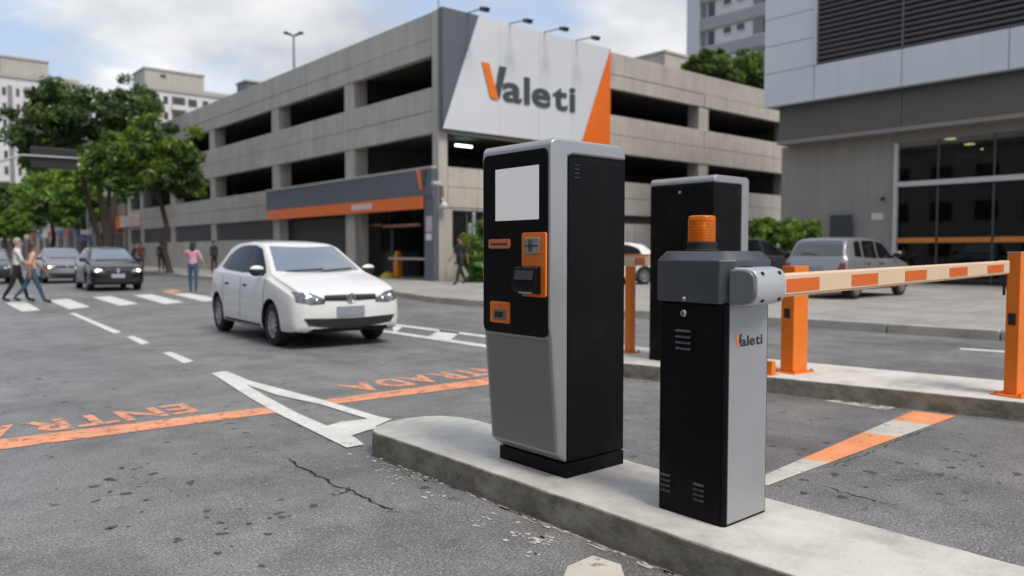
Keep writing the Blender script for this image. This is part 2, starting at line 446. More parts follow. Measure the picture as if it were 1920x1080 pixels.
class B:
    def __init__(s):
        s.v = []; s.f = []; s.m = []

    def add(s, vs, fs, mi=0):
        k = len(s.v)
        s.v += [tuple(p) for p in vs]
        s.f += [tuple(i + k for i in f) for f in fs]
        s.m += [mi] * len(fs)
        return s

    def box(s, x0, x1, y0, y1, z0, z1, mi=0):
        vs = [(x, y, z) for z in (z0, z1) for y in (y0, y1) for x in (x0, x1)]
        return s.add(vs, [(0, 2, 3, 1), (4, 5, 7, 6), (0, 1, 5, 4), (2, 6, 7, 3), (0, 4, 6, 2), (1, 3, 7, 5)], mi)

    def prism(s, poly, lo, hi, axis='z', mi=0):
        """poly: 2-D points; axis x: (y,z)  y: (x,z)  z: (x,y)"""
        def P(a, b, c):
            return (c, a, b) if axis == 'x' else (a, c, b) if axis == 'y' else (a, b, c)
        n = len(poly)
        vs = [P(a, b, lo) for a, b in poly] + [P(a, b, hi) for a, b in poly]
        fs = [tuple(range(n))[::-1], tuple(range(n, 2 * n))]
        fs += [(i, (i + 1) % n, n + (i + 1) % n, n + i) for i in range(n)]
        return s.add(vs, fs, mi)

    def cyl(s, p0, p1, r0, r1=None, n=12, caps=True, mi=0):
        p0, p1 = Vector(p0), Vector(p1)
        r1 = r0 if r1 is None else r1
        d = (p1 - p0).normalized()
        a = d.orthogonal().normalized(); b = d.cross(a)
        vs = []
        for p, r in ((p0, r0), (p1, r1)):
            for i in range(n):
                t = 2 * math.pi * i / n
                vs.append(p + a * (r * math.cos(t)) + b * (r * math.sin(t)))
        fs = [(i, (i + 1) % n, n + (i + 1) % n, n + i) for i in range(n)]
        if caps:
            fs += [tuple(range(n))[::-1], tuple(range(n, 2 * n))]
        return s.add(vs, fs, mi)

    def lathe(s, prof, c=(0, 0, 0), axis='z', n=24, mi=0):
        """prof: list of (r, h)"""
        vs = []
        for r, h in prof:
            for i in range(n):
                t = 2 * math.pi * i / n
                a, b = r * math.cos(t), r * math.sin(t)
                p = (a, b, h) if axis == 'z' else (h, a, b) if axis == 'x' else (a, h, b)
                vs.append((p[0] + c[0], p[1] + c[1], p[2] + c[2]))
        fs = []
        for k in range(len(prof) - 1):
            for i in range(n):
                j = (i + 1) % n
                fs.append((k * n + i, k * n + j, (k + 1) * n + j, (k + 1) * n + i))
        return s.add(vs, fs, mi)

    def ball(s, c, r, n=12, m=8, mi=0):
        rx, ry, rz = (r, r, r) if isinstance(r, (int, float)) else r
        vs = []
        for k in range(m + 1):
            ph = math.pi * k / m
            for i in range(n):
                t = 2 * math.pi * i / n
                vs.append((c[0] + rx * math.sin(ph) * math.cos(t), c[1] + ry * math.sin(ph) * math.sin(t), c[2] + rz * math.cos(ph)))
        fs = [(k * n + i, k * n + (i + 1) % n, (k + 1) * n + (i + 1) % n, (k + 1) * n + i) for k in range(m) for i in range(n)]
        return s.add(vs, fs, mi)

    def grid(s, rows, mi=0):
        n = len(rows[0])
        vs = [p for r in rows for p in r]
        fs = [(k * n + i, k * n + i + 1, (k + 1) * n + i + 1, (k + 1) * n + i) for k in range(len(rows) - 1) for i in range(n - 1)]
        return s.add(vs, fs, mi)

    def tube(s, pts, r, n=8, mi=0):
        for i in range(len(pts) - 1):
            ra = r[i] if isinstance(r, (list, tuple)) else r
            rb = r[i + 1] if isinstance(r, (list, tuple)) else r
            s.cyl(pts[i], pts[i + 1], ra, rb, n, True, mi)
        return s

    def build(s, name, mats, parent=None, local=False, smooth=None, bevel=0.0, seg=2, fix=True):
        """vertices are world coordinates unless local"""
        off = Vector((0, 0, 0)) if (local or parent is None) else wl(parent)
        me = bpy.data.meshes.new(name)
        me.from_pydata([(p[0] - off.x, p[1] - off.y, p[2] - off.z) for p in s.v], [], s.f)
        ml = mats if isinstance(mats, (list, tuple)) else [mats]
        for m in ml:
            me.materials.append(m)
        if len(ml) > 1:
            me.polygons.foreach_set('material_index', s.m)
        if fix:
            bm = bmesh.new(); bm.from_mesh(me)
            bmesh.ops.recalc_face_normals(bm, faces=bm.faces)
            bm.to_mesh(me); bm.free()
        if smooth is not None:
            me.shade_smooth()
            if smooth < 180:
                me.set_sharp_from_angle(angle=R(smooth))
        o = bpy.data.objects.new(name, me)
        COL.objects.link(o)
        o.parent = parent
        if bevel:
            bv = o.modifiers.new('bevel', 'BEVEL'); bv.width = bevel; bv.segments = seg
            bv.limit_method = 'ANGLE'; bv.angle_limit = R(35)
            if smooth is None:
                me.shade_smooth(); me.set_sharp_from_angle(angle=R(60)); bv.harden_normals = True
        return o


def thing(name, label, cat, loc=(0, 0, 0), rz=0.0, group=None):
    o = bpy.data.objects.new(name, None)
    o.empty_display_size = 0.2
    COL.objects.link(o)
    o.location = loc; o.rotation_euler = (0, 0, rz)
    return tag(o, label, cat, group)


def tag(o, label, cat, group=None):
    o['label'] = label; o['category'] = cat
    if group: o['group'] = group
    return o


def struct(o):
    o['kind'] = 'structure'; return o


def share(src, name, parent, loc=(0, 0, 0), rot=None, scale=None):
    """another piece with the same mesh"""
    o = bpy.data.objects.new(name, src.data); COL.objects.link(o)
    o.parent = parent; o.location = loc
    if rot: o.rotation_euler = rot
    if scale: o.scale = scale
    for md in src.modifiers:
        if md.type == 'BEVEL':
            b = o.modifiers.new('bevel', 'BEVEL'); b.width = md.width; b.segments = md.segments
            b.limit_method = md.limit_method; b.angle_limit = md.angle_limit; b.harden_normals = md.harden_normals
    return o


def copy_tree(o, parent=None):
    c = o.copy(); COL.objects.link(c); c.parent = parent
    for ch in o.children:
        copy_tree(ch, c)
    return c


def eval_mesh(o):
    bpy.context.view_layer.update()
    dg = bpy.context.evaluated_depsgraph_get()
    return bpy.data.meshes.new_from_object(o.evaluated_get(dg), depsgraph=dg)


def text_mesh(txt, size=1.0, bold=0.0, extrude=0.0, spacing=1.0):
    """flat lettering in the xy plane, origin at left of baseline, returns (verts, faces)"""
    cu = bpy.data.curves.new('lettering', 'FONT'); cu.body = txt; cu.size = size
    cu.offset = bold; cu.extrude = extrude; cu.space_character = spacing; cu.resolution_u = 6
    o = bpy.data.objects.new('lettering', cu); COL.objects.link(o)
    me = eval_mesh(o)
    vs = [tuple(v.co) for v in me.vertices]; fs = [tuple(p.vertices) for p in me.polygons]
    bpy.data.objects.remove(o); bpy.data.curves.remove(cu); bpy.data.meshes.remove(me)
    return vs, fs



# ================================================================== THE SETTING
road = struct(B().add([(-400, -400, 0), (600, -400, 0), (600, 700, 0), (-400, 700, 0)], [(0, 1, 2, 3)]).build('road', ASPHALT))

# raised pavement on the right, with its kerb as separate stones along the road
KL = [(13.4, -14), (12.95, -4), (12.65, 3.9), (12.3, 7.0), (11.55, 9.9), (11.2, 13.2), (11.1, 16.0), (11.75, 18.6), (12.25, 21.5), (12.4, 40), (12.4, 70), (12.4, 140)]
pave = B()
pv = [(x + 0.15, y) for x, y in KL] + [(120, 140), (120, -14)]
pave.prism(pv, -0.05, 0.15)
pave = struct(pave.build('pavement', PAVE))


def kerb_run(path, parent, step=1.0, w=0.16, h=0.156, name='kerb_stone', mt=KERBM):
    for (ax, ay), (bx, by) in zip(path[:-1], path[1:]):
        L = math.hypot(bx - ax, by - ay); n = max(1, int(L / step)); ux, uy = (bx - ax) / L, (by - ay) / L
        nx, ny = uy, -ux
        for i in range(n):
            a = i * L / n + 0.008; c = (i + 1) * L / n - 0.008
            dz = random.uniform(-0.004, 0.004)
            q = [(ax + ux * a, ay + uy * a), (ax + ux * c, ay + uy * c), (ax + ux * c + nx * w, ay + uy * c + ny * w), (ax + ux * a + nx * w, ay + uy * a + ny * w)]
            B().prism(q, -0.02, h + dz).build(name, mt, parent, bevel=0.02, seg=2)


kerb_run([(x, y) for x, y in KL if -5 < y < 60], pave, 1.2)


# traffic islands -------------------------------------------------------------
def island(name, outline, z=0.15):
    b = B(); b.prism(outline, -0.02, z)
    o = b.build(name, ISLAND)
    md = o.modifiers.new('bevel', 'BEVEL'); md.width = 0.011; md.segments = 2; md.limit_method = 'ANGLE'; md.angle_limit = R(40)
    # chip the edges a little
    me = o.data; bm = bmesh.new(); bm.from_mesh(me)
    es = [e for e in bm.edges if e.calc_length() > 0.35]
    for e in es:
        pass
    bm.to_mesh(me); bm.free()
    me.shade_smooth(); me.set_sharp_from_angle(angle=R(50))
    return struct(o)


def rough_line(a, b, step=0.07, amp=0.0028):
    n = max(2, int(math.hypot(b[0] - a[0], b[1] - a[1]) / step)); r = []
    L = math.hypot(b[0] - a[0], b[1] - a[1]); nx, ny = (b[1] - a[1]) / L, -(b[0] - a[0]) / L
    for i in range(n):
        t = i / n; k = random.uniform(-amp, amp) if i else 0
        if random.random() < 0.03: k -= 0.007
        r.append((a[0] + (b[0] - a[0]) * t + nx * k, a[1] + (b[1] - a[1]) * t + ny * k))
    return r


nose = [(2.495, 4.24), (2.515, 4.33), (2.60, 4.42), (2.73, 4.485), (2.88, 4.50), (3.02, 4.47), (3.12, 4.40), (3.19, 4.28), (3.215, 4.12)]
near_out = rough_line((2.52, -2.5), (2.505, 4.20)) + nose + rough_line((3.215, 4.0), (3.245, -2.5))
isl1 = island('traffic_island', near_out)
f2 = [G(1175, 681, .15), G(1300, 693, .15), G(1450, 707, .15), G(1920, 754, .15)]
b2 = [G(1920, 717, .15), G(1510, 679, .15), G(1300, 660, .15), G(1188, 649, .15)]
ext = f2[3] + (f2[3] - f2[2]).normalized() * 4
ext2 = b2[0] + (b2[0] - b2[1]).normalized() * 4
head = [(p[0], p[1]) for p in (b2[3] + Vector((0.0, 0.35, 0)), G(1110, 655, .15), G(1120, 672, .15))]
fo = [(p.x, p.y) for p in f2]
far_out = [fo[0]] + rough_line(fo[0], fo[2], .1) + rough_line(fo[2], fo[3], .1) + rough_line(fo[3], (ext.x, ext.y), .2) + [(ext2.x, ext2.y)] + [(p.x, p.y) for p in b2] + head
far_out = far_out[1:]
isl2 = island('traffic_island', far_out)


# painted markings: thin sheets on the road -----------------------------------
def mark(name, px, mt, z=0.004, closed=True):
    pts = [G(*p) for p in px]
    return B().add([(p.x, p.y, z) for p in pts], [tuple(range(len(pts)))]).build(name, mt, road)


def markw(name, pts, mt, z=0.004):
    return B().add([(x, y, z) for x, y in pts], [tuple(range(len(pts)))]).build(name, mt, road)


for q in ([(8, 567), (48, 565.5), (76, 582), (41, 584.5)], [(91, 563), (128, 560.5), (170, 576), (129, 580)],
          [(173, 557.5), (207, 555.5), (260, 569.5), (225, 573.5)], [(249, 553.2), (284, 552), (345, 567), (308, 570.5)],
          [(322, 551.2), (355, 549.8), (418, 562), (382, 565.5)], [(392, 548), (424, 546.5), (490, 558), (455, 561)],
          [(460, 545), (490, 544), (556, 553.5), (524, 556)], [(-70, 571), (-32, 569.5), (-12, 588), (-48, 591)]):
    mark('crossing_stripe', q, WHITE_PAINT)
mark('stop_line', [(-40, 559), (-40, 556), (60, 553.5), (60, 556)], OLD_WHITE)
for q in ([(130, 588), (140, 587), (228, 623), (215, 626)], [(237, 632), (250, 630), (281, 643), (266, 647)], [(305, 662), (321, 660), (363, 677.5), (345, 682)]):
    mark('lane_dash', q, WHITE_PAINT)
mark('orange_entry_line', [(-60, 852), (-60, 832), (512, 762.5), (524, 768), (515, 775)], ORANGE_PAINT)
mark('orange_entry_line', [(606, 752), (618, 748.5), (960, 703.5), (990, 713), (632, 757.5)], ORANGE_PAINT)
# V-shaped gore in front of the near island
gore = [(397, 701), (418, 697), (428, 698), (467, 714.5), (606, 751), (712, 783), (735, 787), (706, 800), (704, 806), (690, 808), (660, 818), (683, 835), (650, 841), (515, 774), (470, 748)]
gore_hole = [(462, 722), (520, 742), (600, 759), (690, 787), (640, 792), (613, 800), (560, 777), (500, 745)]
gb = bmesh.new()


def poly_with_hole(outer, hole, z):
    from mathutils.geometry import tessellate_polygon
    o = [G(*p) for p in outer]; h = [G(*p) for p in hole]
    vs = [(p.x, p.y, z) for p in o + h]
    fs = tessellate_polygon([[Vector(v) for v in vs[:len(o)]], [Vector(v) for v in vs[len(o):]]])
    return vs, [tuple(f) for f in fs]


gb.free()
b = B(); b.add(*poly_with_hole(gore, gore_hole, 0.007)); b.build('gore_marking', WHITE_PAINT, road)
# ladder marking ahead of the far island
lad = [(690, 598), (740, 605), (905, 627.5), (1000, 641), (1010, 665), (905, 652), (735, 623.5), (690, 617)]
for q in ([(690, 601), (735, 607), (735, 610.5), (690, 604)], [(735, 607), (1010, 642), (1010, 646), (735, 610.5)],
          [(690, 616), (738, 622), (738, 626), (690, 619.5)], [(738, 622), (1010, 661), (1010, 667), (738, 626)],
          [(826, 619), (862, 624), (845, 637.5), (804, 631.5)], [(735, 611), (754, 613.5), (744, 622.5), (738, 622)],
          [(930, 632), (966, 637), (955, 652), (914, 646)]):
    mark('ladder_marking', q, WHITE_PAINT, 0.005)
mark('lane_dash', [(1800, 653), (1890, 658.5), (1890, 662), (1800, 656)], WHITE_PAINT)
mark('lane_dash', [(1000, 585), (1060, 588), (1060, 590), (1000, 587)], WHITE_PAINT)
# orange and white stripe across the barrier lane
L0, L1 = G(1395, 908), G(1712, 771)
R0, R1 = G(1440, 911), G(1792, 781)
STRIPE_O = paint_mat('orange_stripe_paint', (0.80, 0.30, 0.13), 0.5, 8.0)
STRIPE_W = paint_mat('dusty_white_stripe_paint', (0.56, 0.53, 0.47), 0.62, 8.0)
cuts = [(0.0, STRIPE_W), (0.26, STRIPE_O), (0.62, STRIPE_W), (0.83, STRIPE_O), (1.0, None)]
for (t0, mt), (t1, _) in zip(cuts[:-1], cuts[1:]):
    a, c_ = L0.lerp(L1, t0), L0.lerp(L1, t1); d, e = R0.lerp(R1, t0), R0.lerp(R1, t1)
    markw('barrier_stripe', [(a.x, a.y), (d.x, d.y), (e.x, e.y), (c_.x, c_.y)], mt)
mark('worn_edge_line', [(1545, 752), (1580, 749), (1680, 765), (1660, 770)], OLD_WHITE)
mark('white_arrow_patch', [(1064, 1063), (1112, 1043), (1164, 1060), (1176, 1100), (1050, 1100)], STRIPE_W)
mark('faded_orange_patch', [(300, 547), (322, 542), (345, 546), (322, 551)], paint_mat('faded_orange_paint', (0.72, 0.42, 0.26), 1.0))
# worn cement crust along the near kerb: ragged flakes
fr = random.Random(5)
for cx, cy, n, sp in ((745, 882, 60, 26), (785, 893, 70, 24), (820, 900, 24, 18), (905, 975, 7, 18), (985, 1005, 12, 18), (1030, 1012, 14, 20), (700, 860, 8, 26), (1005, 1040, 5, 12), (950, 970, 5, 30), (820, 928, 5, 16)):
    for _ in range(n):
        p = G(cx + fr.gauss(0, sp), cy + fr.gauss(0, sp * 0.28))
        if p.x > 2.49: continue
        r = fr.uniform(0.003, 0.017) * (1 if n < 30 else 0.8)
        k = fr.randint(5, 9); el = fr.uniform(1.0, 2.4)
        pts = [(p.x + r * fr.uniform(.5, 1.2) * math.cos(6.283 * i / k), p.y + r * el * fr.uniform(.5, 1.2) * math.sin(6.283 * i / k)) for i in range(k)]
        markw('paint_flake', pts, OLD_WHITE, 0.003)

for i in range(70):
    y = fr.uniform(1.2, 3.3); w = fr.uniform(.004, .014); l = fr.uniform(.02, .11); x = 2.49 - abs(fr.gauss(0, .012)) - w
    k = 9
    pts = [(x + w * fr.uniform(.5, 1.1) * math.cos(6.283 * q / k), y + l * fr.uniform(.6, 1.1) * math.sin(6.283 * q / k)) for q in range(k)]
    markw('cement_smear', pts, OLD_WHITE, 0.0035)


def crack(px, w=0.006, seed=1):
    rr = random.Random(seed); pts = [G(*p) for p in px]; fine = []
    for a, c_ in zip(pts[:-1], pts[1:]):
        n = max(2, int((c_ - a).length / 0.03))
        for i in range(n):
            p = a.lerp(c_, i / n); fine.append((p.x + rr.gauss(0, 0.009), p.y + rr.gauss(0, 0.009)))
    L_, R_ = [], []
    for i, (x, y) in enumerate(fine):
        j = min(i + 1, len(fine) - 1); k = max(0, i - 1)
        dx, dy = fine[j][0] - fine[k][0], fine[j][1] - fine[k][1]; l = math.hypot(dx, dy) or 1
        ww = w * rr.uniform(0.25, 1.3) * (min(i, len(fine) - 1 - i, 6) / 6 + 0.08)
        L_.append((x - dy / l * ww, y + dx / l * ww, 0.003)); R_.append((x + dy / l * ww, y - dx / l * ww, 0.003))
    B().grid([L_, R_]).build('crack', CRACK, road)


crack([(530, 856), (565, 877), (600, 893), (625, 908), (655, 920), (690, 938), (735, 958), (772, 967)], 0.0075, 3)
crack([(572, 880), (588, 888), (610, 890)], 0.005, 4)
crack([(600, 921), (625, 930), (652, 922), (660, 912), (640, 908)], 0.006, 5)
crack([(615, 917), (640, 925), (668, 919)], 0.004, 9)
crack([(478, 830), (500, 829), (540, 824), (580, 820)], 0.003, 6)
crack([(1515, 905), (1590, 925), (1660, 945), (1730, 950)], 0.004, 7)
crack([(1540, 880), (1600, 862), (1700, 820), (1760, 800)], 0.003, 8)
# shallow dark pits worn into the near lane
PITM = mat('pit_asphalt', (0.075, 0.073, 0.07), 0.9, var=.4, vs=40, space='World')
pr_ = random.Random(77)
for cx, cy, n, sx_, sy_ in ((250, 905, 20, 95, 42), (400, 1000, 17, 70, 26), (180, 960, 5, 70, 30), (330, 870, 6, 90, 22), (140, 735, 8, 40, 14), (1680, 890, 16, 90, 22), (1500, 835, 12, 60, 16), (1840, 880, 10, 60, 16)):
    for _ in range(n):
        px_, py_ = pr_.gauss(cx, sx_), pr_.gauss(cy, sy_)
        p = G(px_, py_)
        if p.x > 2.4 and p.x < 3.4: continue
        r = pr_.choice((.006, .008, .010, .013, .018, .024)); k = pr_.randint(7, 11); rot = pr_.uniform(0, 3.14); el = pr_.uniform(1, 1.9)
        pts = []
        for i in range(k):
            a = 6.283 * i / k; rr_ = r * pr_.uniform(.65, 1.25); u, v = rr_ * el * math.cos(a), rr_ * math.sin(a)
            pts.append((p.x + u * math.cos(rot) - v * math.sin(rot), p.y + u * math.sin(rot) + v * math.cos(rot)))
        markw('pit', pts, PITM, 0.002)
# dirt and grit that has gathered in the joint at the foot of the near kerb
for x0, s in ((2.5, 1),):
    pts = []
    rr = random.Random(12)
    top, bot = [], []
    for i in range(90):
        y = 4.3 - i * 0.07
        w = 0.006 + 0.012 * (1 + math.sin(i * .31) * math.sin(i * .13 + 1)) + abs(rr.gauss(0, 0.005))
        top.append((2.53, y, 0.0025)); bot.append((2.505 - w, y, 0.0025))
    B().grid([top, bot]).build('gutter_dirt', mat('gutter_dirt', (0.07, 0.064, 0.052), 0.95, var=0.5, vs=30, bump=0.6, bs=120), road)

# ENTRADA, written for drivers coming towards us
def road_text(x_start, y_near, y_far, sx, z=0.004):
    """the word runs towards -X, its letters' feet lie at y_far"""
    x = x_start
    for ch in 'ENTRADA':
        vs, fs = text_mesh(ch, 1.0, 0.03)
        x0 = min(v[0] for v in vs); x1 = max(v[0] for v in vs); h = max(v[1] for v in vs)
        k = (y_far - y_near) / h
        B().add([(x - (v[0] - x0) * sx, y_far - v[1] * k, z) for v in vs], fs).build('letter', ORANGE_LETTER, road)
        x -= (x1 - x0) * sx + 0.035


road_text(2.12, 6.36, 6.78, 0.455)
road_text(5.66, 6.28, 6.74, 0.42)

# ================================================================== TICKET KIOSKS
def rrect(a0, a1, b0, b1, r, n=5):
    """rounded rectangle outline, (a,b) plane"""
    out = []
    for ca, cb, t0 in ((a1 - r, b1 - r, 0), (a0 + r, b1 - r, 90), (a0 + r, b0 + r, 180), (a1 - r, b0 + r, 270)):
        for i in range(n + 1):
            t = R(t0 + 90 * i / n); out.append((ca + r * math.cos(t), cb + r * math.sin(t)))
    return out


def kiosk(root, W, H, D, seed=0):
    """front faces -X locally: front plane x=0, width along Y (0..W), depth D, base z=0. W .535 H 1.70"""
    pl = 0.075
    # silver shell: a bent hoop (front, top and chin in one) swept over the full width
    k = H / 1.70
    zk = 0.715 * k                                             # where the chin starts to lean back
    side = [(0.06, pl + 0.055), (0.012, zk), (0.0, zk + 0.06), (0.0, H - 0.05), (0.006, H - 0.02), (0.022, H - 0.005), (0.05, H),
            (D - 0.06, H), (D - 0.03, H - 0.006), (D - 0.01, H - 0.024), (D - 0.004, H - 0.055),
            (D - 0.004, H - 0.075), (0.155, H - 0.075), (0.125, H - 0.085), (0.125, pl + 0.004)]
    b = B(); b.prism(side, 0.0, W, 'y')
    shell = b.build('shell', SILVER, root, local=True, bevel=0.015, seg=4)
    # black cabinet between
    b = B(); b.box(0.127, D, 0.012, W - 0.012, pl + 0.002, H - 0.072)
    body = b.build('cabinet', BLACK, root, local=True, bevel=0.006)
    b = B(); b.box(0.13, D - 0.006, 0.006, 0.014, pl + 0.012, H - 0.085)
    b.build('side_panel', BLACK, root, local=True, bevel=0.002)
    b = B(); b.box(0.13, D - 0.006, W - 0.014, W - 0.006, pl + 0.012, H - 0.085)
    b.build('side_panel', BLACK, root, local=True, bevel=0.002)
    b = B(); b.box(0.118, D - 0.004, 0.004, W - 0.004, 0.0, pl)
    b.build('plinth', BLACK, root, local=True, bevel=0.004)
    # lower front panel, brushed
    b = B(); a0, a1 = 0.026, W - 0.03
    zt = zk - 0.012
    def fx(z):
        t = (z - (pl + 0.055)) / (zk - (pl + 0.055)); return 0.06 + (0.012 - 0.06) * t
    b.add([(fx(z) - 0.003, y, z) for z in (pl + 0.062, zt) for y in (a0, a1)] + [(fx(z) + 0.01, y, z) for z in (pl + 0.062, zt) for y in (a0, a1)],
          [(0, 1, 3, 2), (4, 6, 7, 5), (0, 4, 5, 1), (2, 3, 7, 6), (0, 2, 6, 4), (1, 5, 7, 3)])
    b.build('front_panel', SILVER2, root, local=True, bevel=0.002)
    for s, y in ((0, 0.006), (1, W - 0.006)):
        for q in range(4):
            bb = B(); z = H - 0.12 - 0.021 * q
            bb.box(0.17, 0.205, y - 0.003, y + 0.003, z - 0.005, z)
            bb.build('vent_slot', mat('vent_rim', (0.035, 0.036, 0.04), 0.5), root, local=True)
    return shell


kx, ky0, ky1 = 2.595, 2.752, 3.287
k1 = thing('ticket_kiosk', 'tall black and silver ticket kiosk with blank white screen on the near kerb island', 'ticket kiosk', (kx, ky0, 0.15))
kiosk(k1, ky1 - ky0, 1.705, 0.558)


def kp(px, py):
    p = PX(px, py, kx); return p.y - ky0, p.z - 0.15


def kplate(name, px0, py0, px1, py1, d0, d1, mt, r=0.01, parent=k1, bevel=0.002):
    """rounded plate on the kiosk front; pixel corners top-left / bottom-right"""
    ya, za = kp(px0, py0); yb, zb = kp(px1, py1)
    b = B(); b.prism(rrect(min(ya, yb), max(ya, yb), min(za, zb), max(za, zb), r), -d1, -d0, 'x')
    return b.build(name, mt, parent, local=True, bevel=bevel)


W_ = ky1 - ky0
b = B(); b.prism(rrect(0.014, W_ - 0.018, 0.722, 1.655, 0.035), -0.006, 0.004, 'x')
fascia = b.build('fascia', FASCIA, k1, local=True, bevel=0.002)
y0, z1 = kp(931, 319); y1, z0 = kp(1012, 411)
b = B(); b.box(-0.0085, -0.004, y1, y0, z0, z1); b.build('screen', SCREEN, k1, local=True, bevel=0.001)
o = kplate('ticket_slot', 920, 449, 959, 466, 0.005, 0.016, KORANGE2, 0.012)
kplate('slit', 925, 456.5, 955, 459, 0.0155, 0.018, DARKSLOT, 0.002, o, 0)
o = kplate('reader_plate', 983, 436.5, 1027.5, 558, 0.005, 0.018, KORANGE, 0.012)
c1 = kplate('coin_unit', 990, 446, 1018, 475, 0.017, 0.028, STEEL, 0.004, k1)
kplate('coin_recess', 998, 449, 1006, 472, 0.0275, 0.0295, mat('grey_recess', (0.10, 0.10, 0.095), 0.5), 0.002, c1, 0)
kplate('coin_slit', 991, 460, 1016, 462, 0.029, 0.0315, DARKSLOT, 0.001, c1, 0)
# card terminal: a leaning wedge
ya, za = kp(977, 498); yb, zb = kp(1019, 552)
lo, hi = min(ya, yb), max(ya, yb)
b = B(); b.prism([(-0.016, zb), (-0.052, zb + 0.006), (-0.066, zb + 0.03), (-0.066, zb + 0.055), (-0.046, za - 0.006), (-0.016, za)], lo, hi, 'y')
t_ = b.build('card_terminal', mat('terminal_black', (0.006, 0.006, 0.006), 0.25, spec=0.2), k1, local=True, bevel=0.006, seg=3)
b = B()
z_a, z_b = za - 0.022, zb + 0.072
def tx(z): return -0.066 + (z - (zb + 0.055)) / ((za - 0.006) - (zb + 0.055)) * 0.02
b.add([(tx(z) - 0.0025, y, z) for z in (z_b, z_a) for y in (lo + 0.014, hi - 0.018)], [(0, 1, 3, 2)])
b.build('terminal_display', LCD, t_, local=True)
b = B(); b.box(-0.064, -0.05, lo + 0.02, hi - 0.05, zb + 0.004, zb + 0.011); b.build('card_guide', STEEL, t_, local=True, bevel=0.002)
o = kplate('receipt_plate', 923, 564, 959, 607, 0.005, 0.016, KORANGE, 0.010)
kplate('receipt_window', 930, 579, 953.5, 600, 0.0155, 0.0175, mat('receipt_steel', (0.22, 0.22, 0.22), 0.3, 0.6, var=0.5, vs=25), 0.003, o, 0)
kplate('receipt_mouth', 933, 583, 947, 595, 0.017, 0.019, DARKSLOT, 0.002, o, 0)
kplate('receipt_mark', 937, 569.5, 946, 573, 0.0155, 0.017, mat('red_print', (0.75, 0.10, 0.02), 0.5), 0.001, o, 0)

# the kiosk on the far island, seen from behind
p_a, p_b = G(1221, 673, .15), G(1335, 690, .15)
k2 = thing('ticket_kiosk', 'black ticket kiosk with silver cap seen from behind on the far kerb island', 'ticket kiosk', (p_b.x + 0.61, p_b.y + 0.80, 0.15), math.pi)
kiosk(k2, 0.80, 1.90, 0.61)
b = B(); b.box(0.609, 0.618, 0.03, 0.77, 0.10, 1.81); b.build('rear_door', BLACK, k2, local=True, bevel=0.003)
b = B(); b.lathe([(0.0, 0.0), (0.014, 0.0), (0.014, 0.01), (0.008, 0.014), (0, 0.014)], (0.618, 0.40, 1.745), 'x', 16)
b.build('door_lock', STEEL, k2, local=True, smooth=40)

# ================================================================== BARRIER GATE
cx0, cx1, cy0, cy1 = 2.722, 3.045, 1.832, 2.182
bg_ = thing('barrier_gate', 'black and silver barrier gate cabinet with amber beacon and raised head beside the kiosk', 'barrier gate', (cx0, cy0, 0.15))
bg_['label'] = 'black and silver barrier gate with amber beacon and orange striped boom on the near island'


def wb(b, name, mt, parent=bg_, **kw):
    return b.build(name, mt, parent, **kw)


b = B()
ch = 0.012
b.prism([(cx0 + ch, cy0), (cx1 - ch, cy0), (cx1, cy0 + ch), (cx1, cy1 - ch), (cx1 - ch, cy1), (cx0 + ch, cy1), (cx0, cy1 - ch), (cx0, cy0 + ch)], 0.15, 1.09)
cab = wb(b, 'cabinet', BLACK, bevel=0.003)
b = B(); b.box(cx0 + 0.018, cx1 - 0.022, cy0 - 0.004, cy0 + 0.004, 0.162, 1.082)
panel = wb(b, 'front_panel', mat('grey_front_panel', (0.36, 0.37, 0.385), 0.42, 0.35, var=0.05, vs=2.5, bump=0.03, bs=600), bevel=0.001)
b = B(); b.box(cx0 - 0.004, cx0 + 0.004, cy0 + 0.022, cy1 - 0.015, 0.165, 1.075)
door = wb(b, 'side_door', BLACK, bevel=0.002)
vr = mat('vent_rim', (0.035, 0.036, 0.04), 0.5)
vrim = mat('vent_lip_worn', (0.07, 0.072, 0.078), 0.45)
for pxs, pys, n, st in (((1269, 1296), 620, 4, 11), ((1240, 1258), 888, 4, 9.5), ((1302, 1321), 907, 4, 9.5)):
    for q in range(n):
        a, c_ = PX(pxs[0], pys + q * st, cx0), PX(pxs[1], pys + q * st, cx0)
        z = a.z if pys > 700 else a.z
        b = B(); b.prism([(cx0 - 0.0035, z + 0.008), (cx0 - 0.013, z), (cx0 - 0.012, z - 0.002), (cx0 - 0.0035, z - 0.002)], c_.y, a.y, 'y')
        wb(b, 'vent_louvre', vrim if pys < 700 else vr, door)
p = PX(1284, 587, cx0)
b = B(); b.lathe([(0, -0.012), (0.012, -0.012), (0.0155, -0.008), (0.0155, 0.0), (0, 0.0)], (cx0 - 0.003, p.y, p.z), 'x', 20); lk = wb(b, 'door_lock', STEEL, smooth=40)
b = B(); b.box(cx0 - 0.0165, cx0 - 0.014, p.y - 0.002, p.y + 0.002, p.z - 0.008, p.z + 0.008); wb(b, 'key_slot', DARKSLOT, lk)

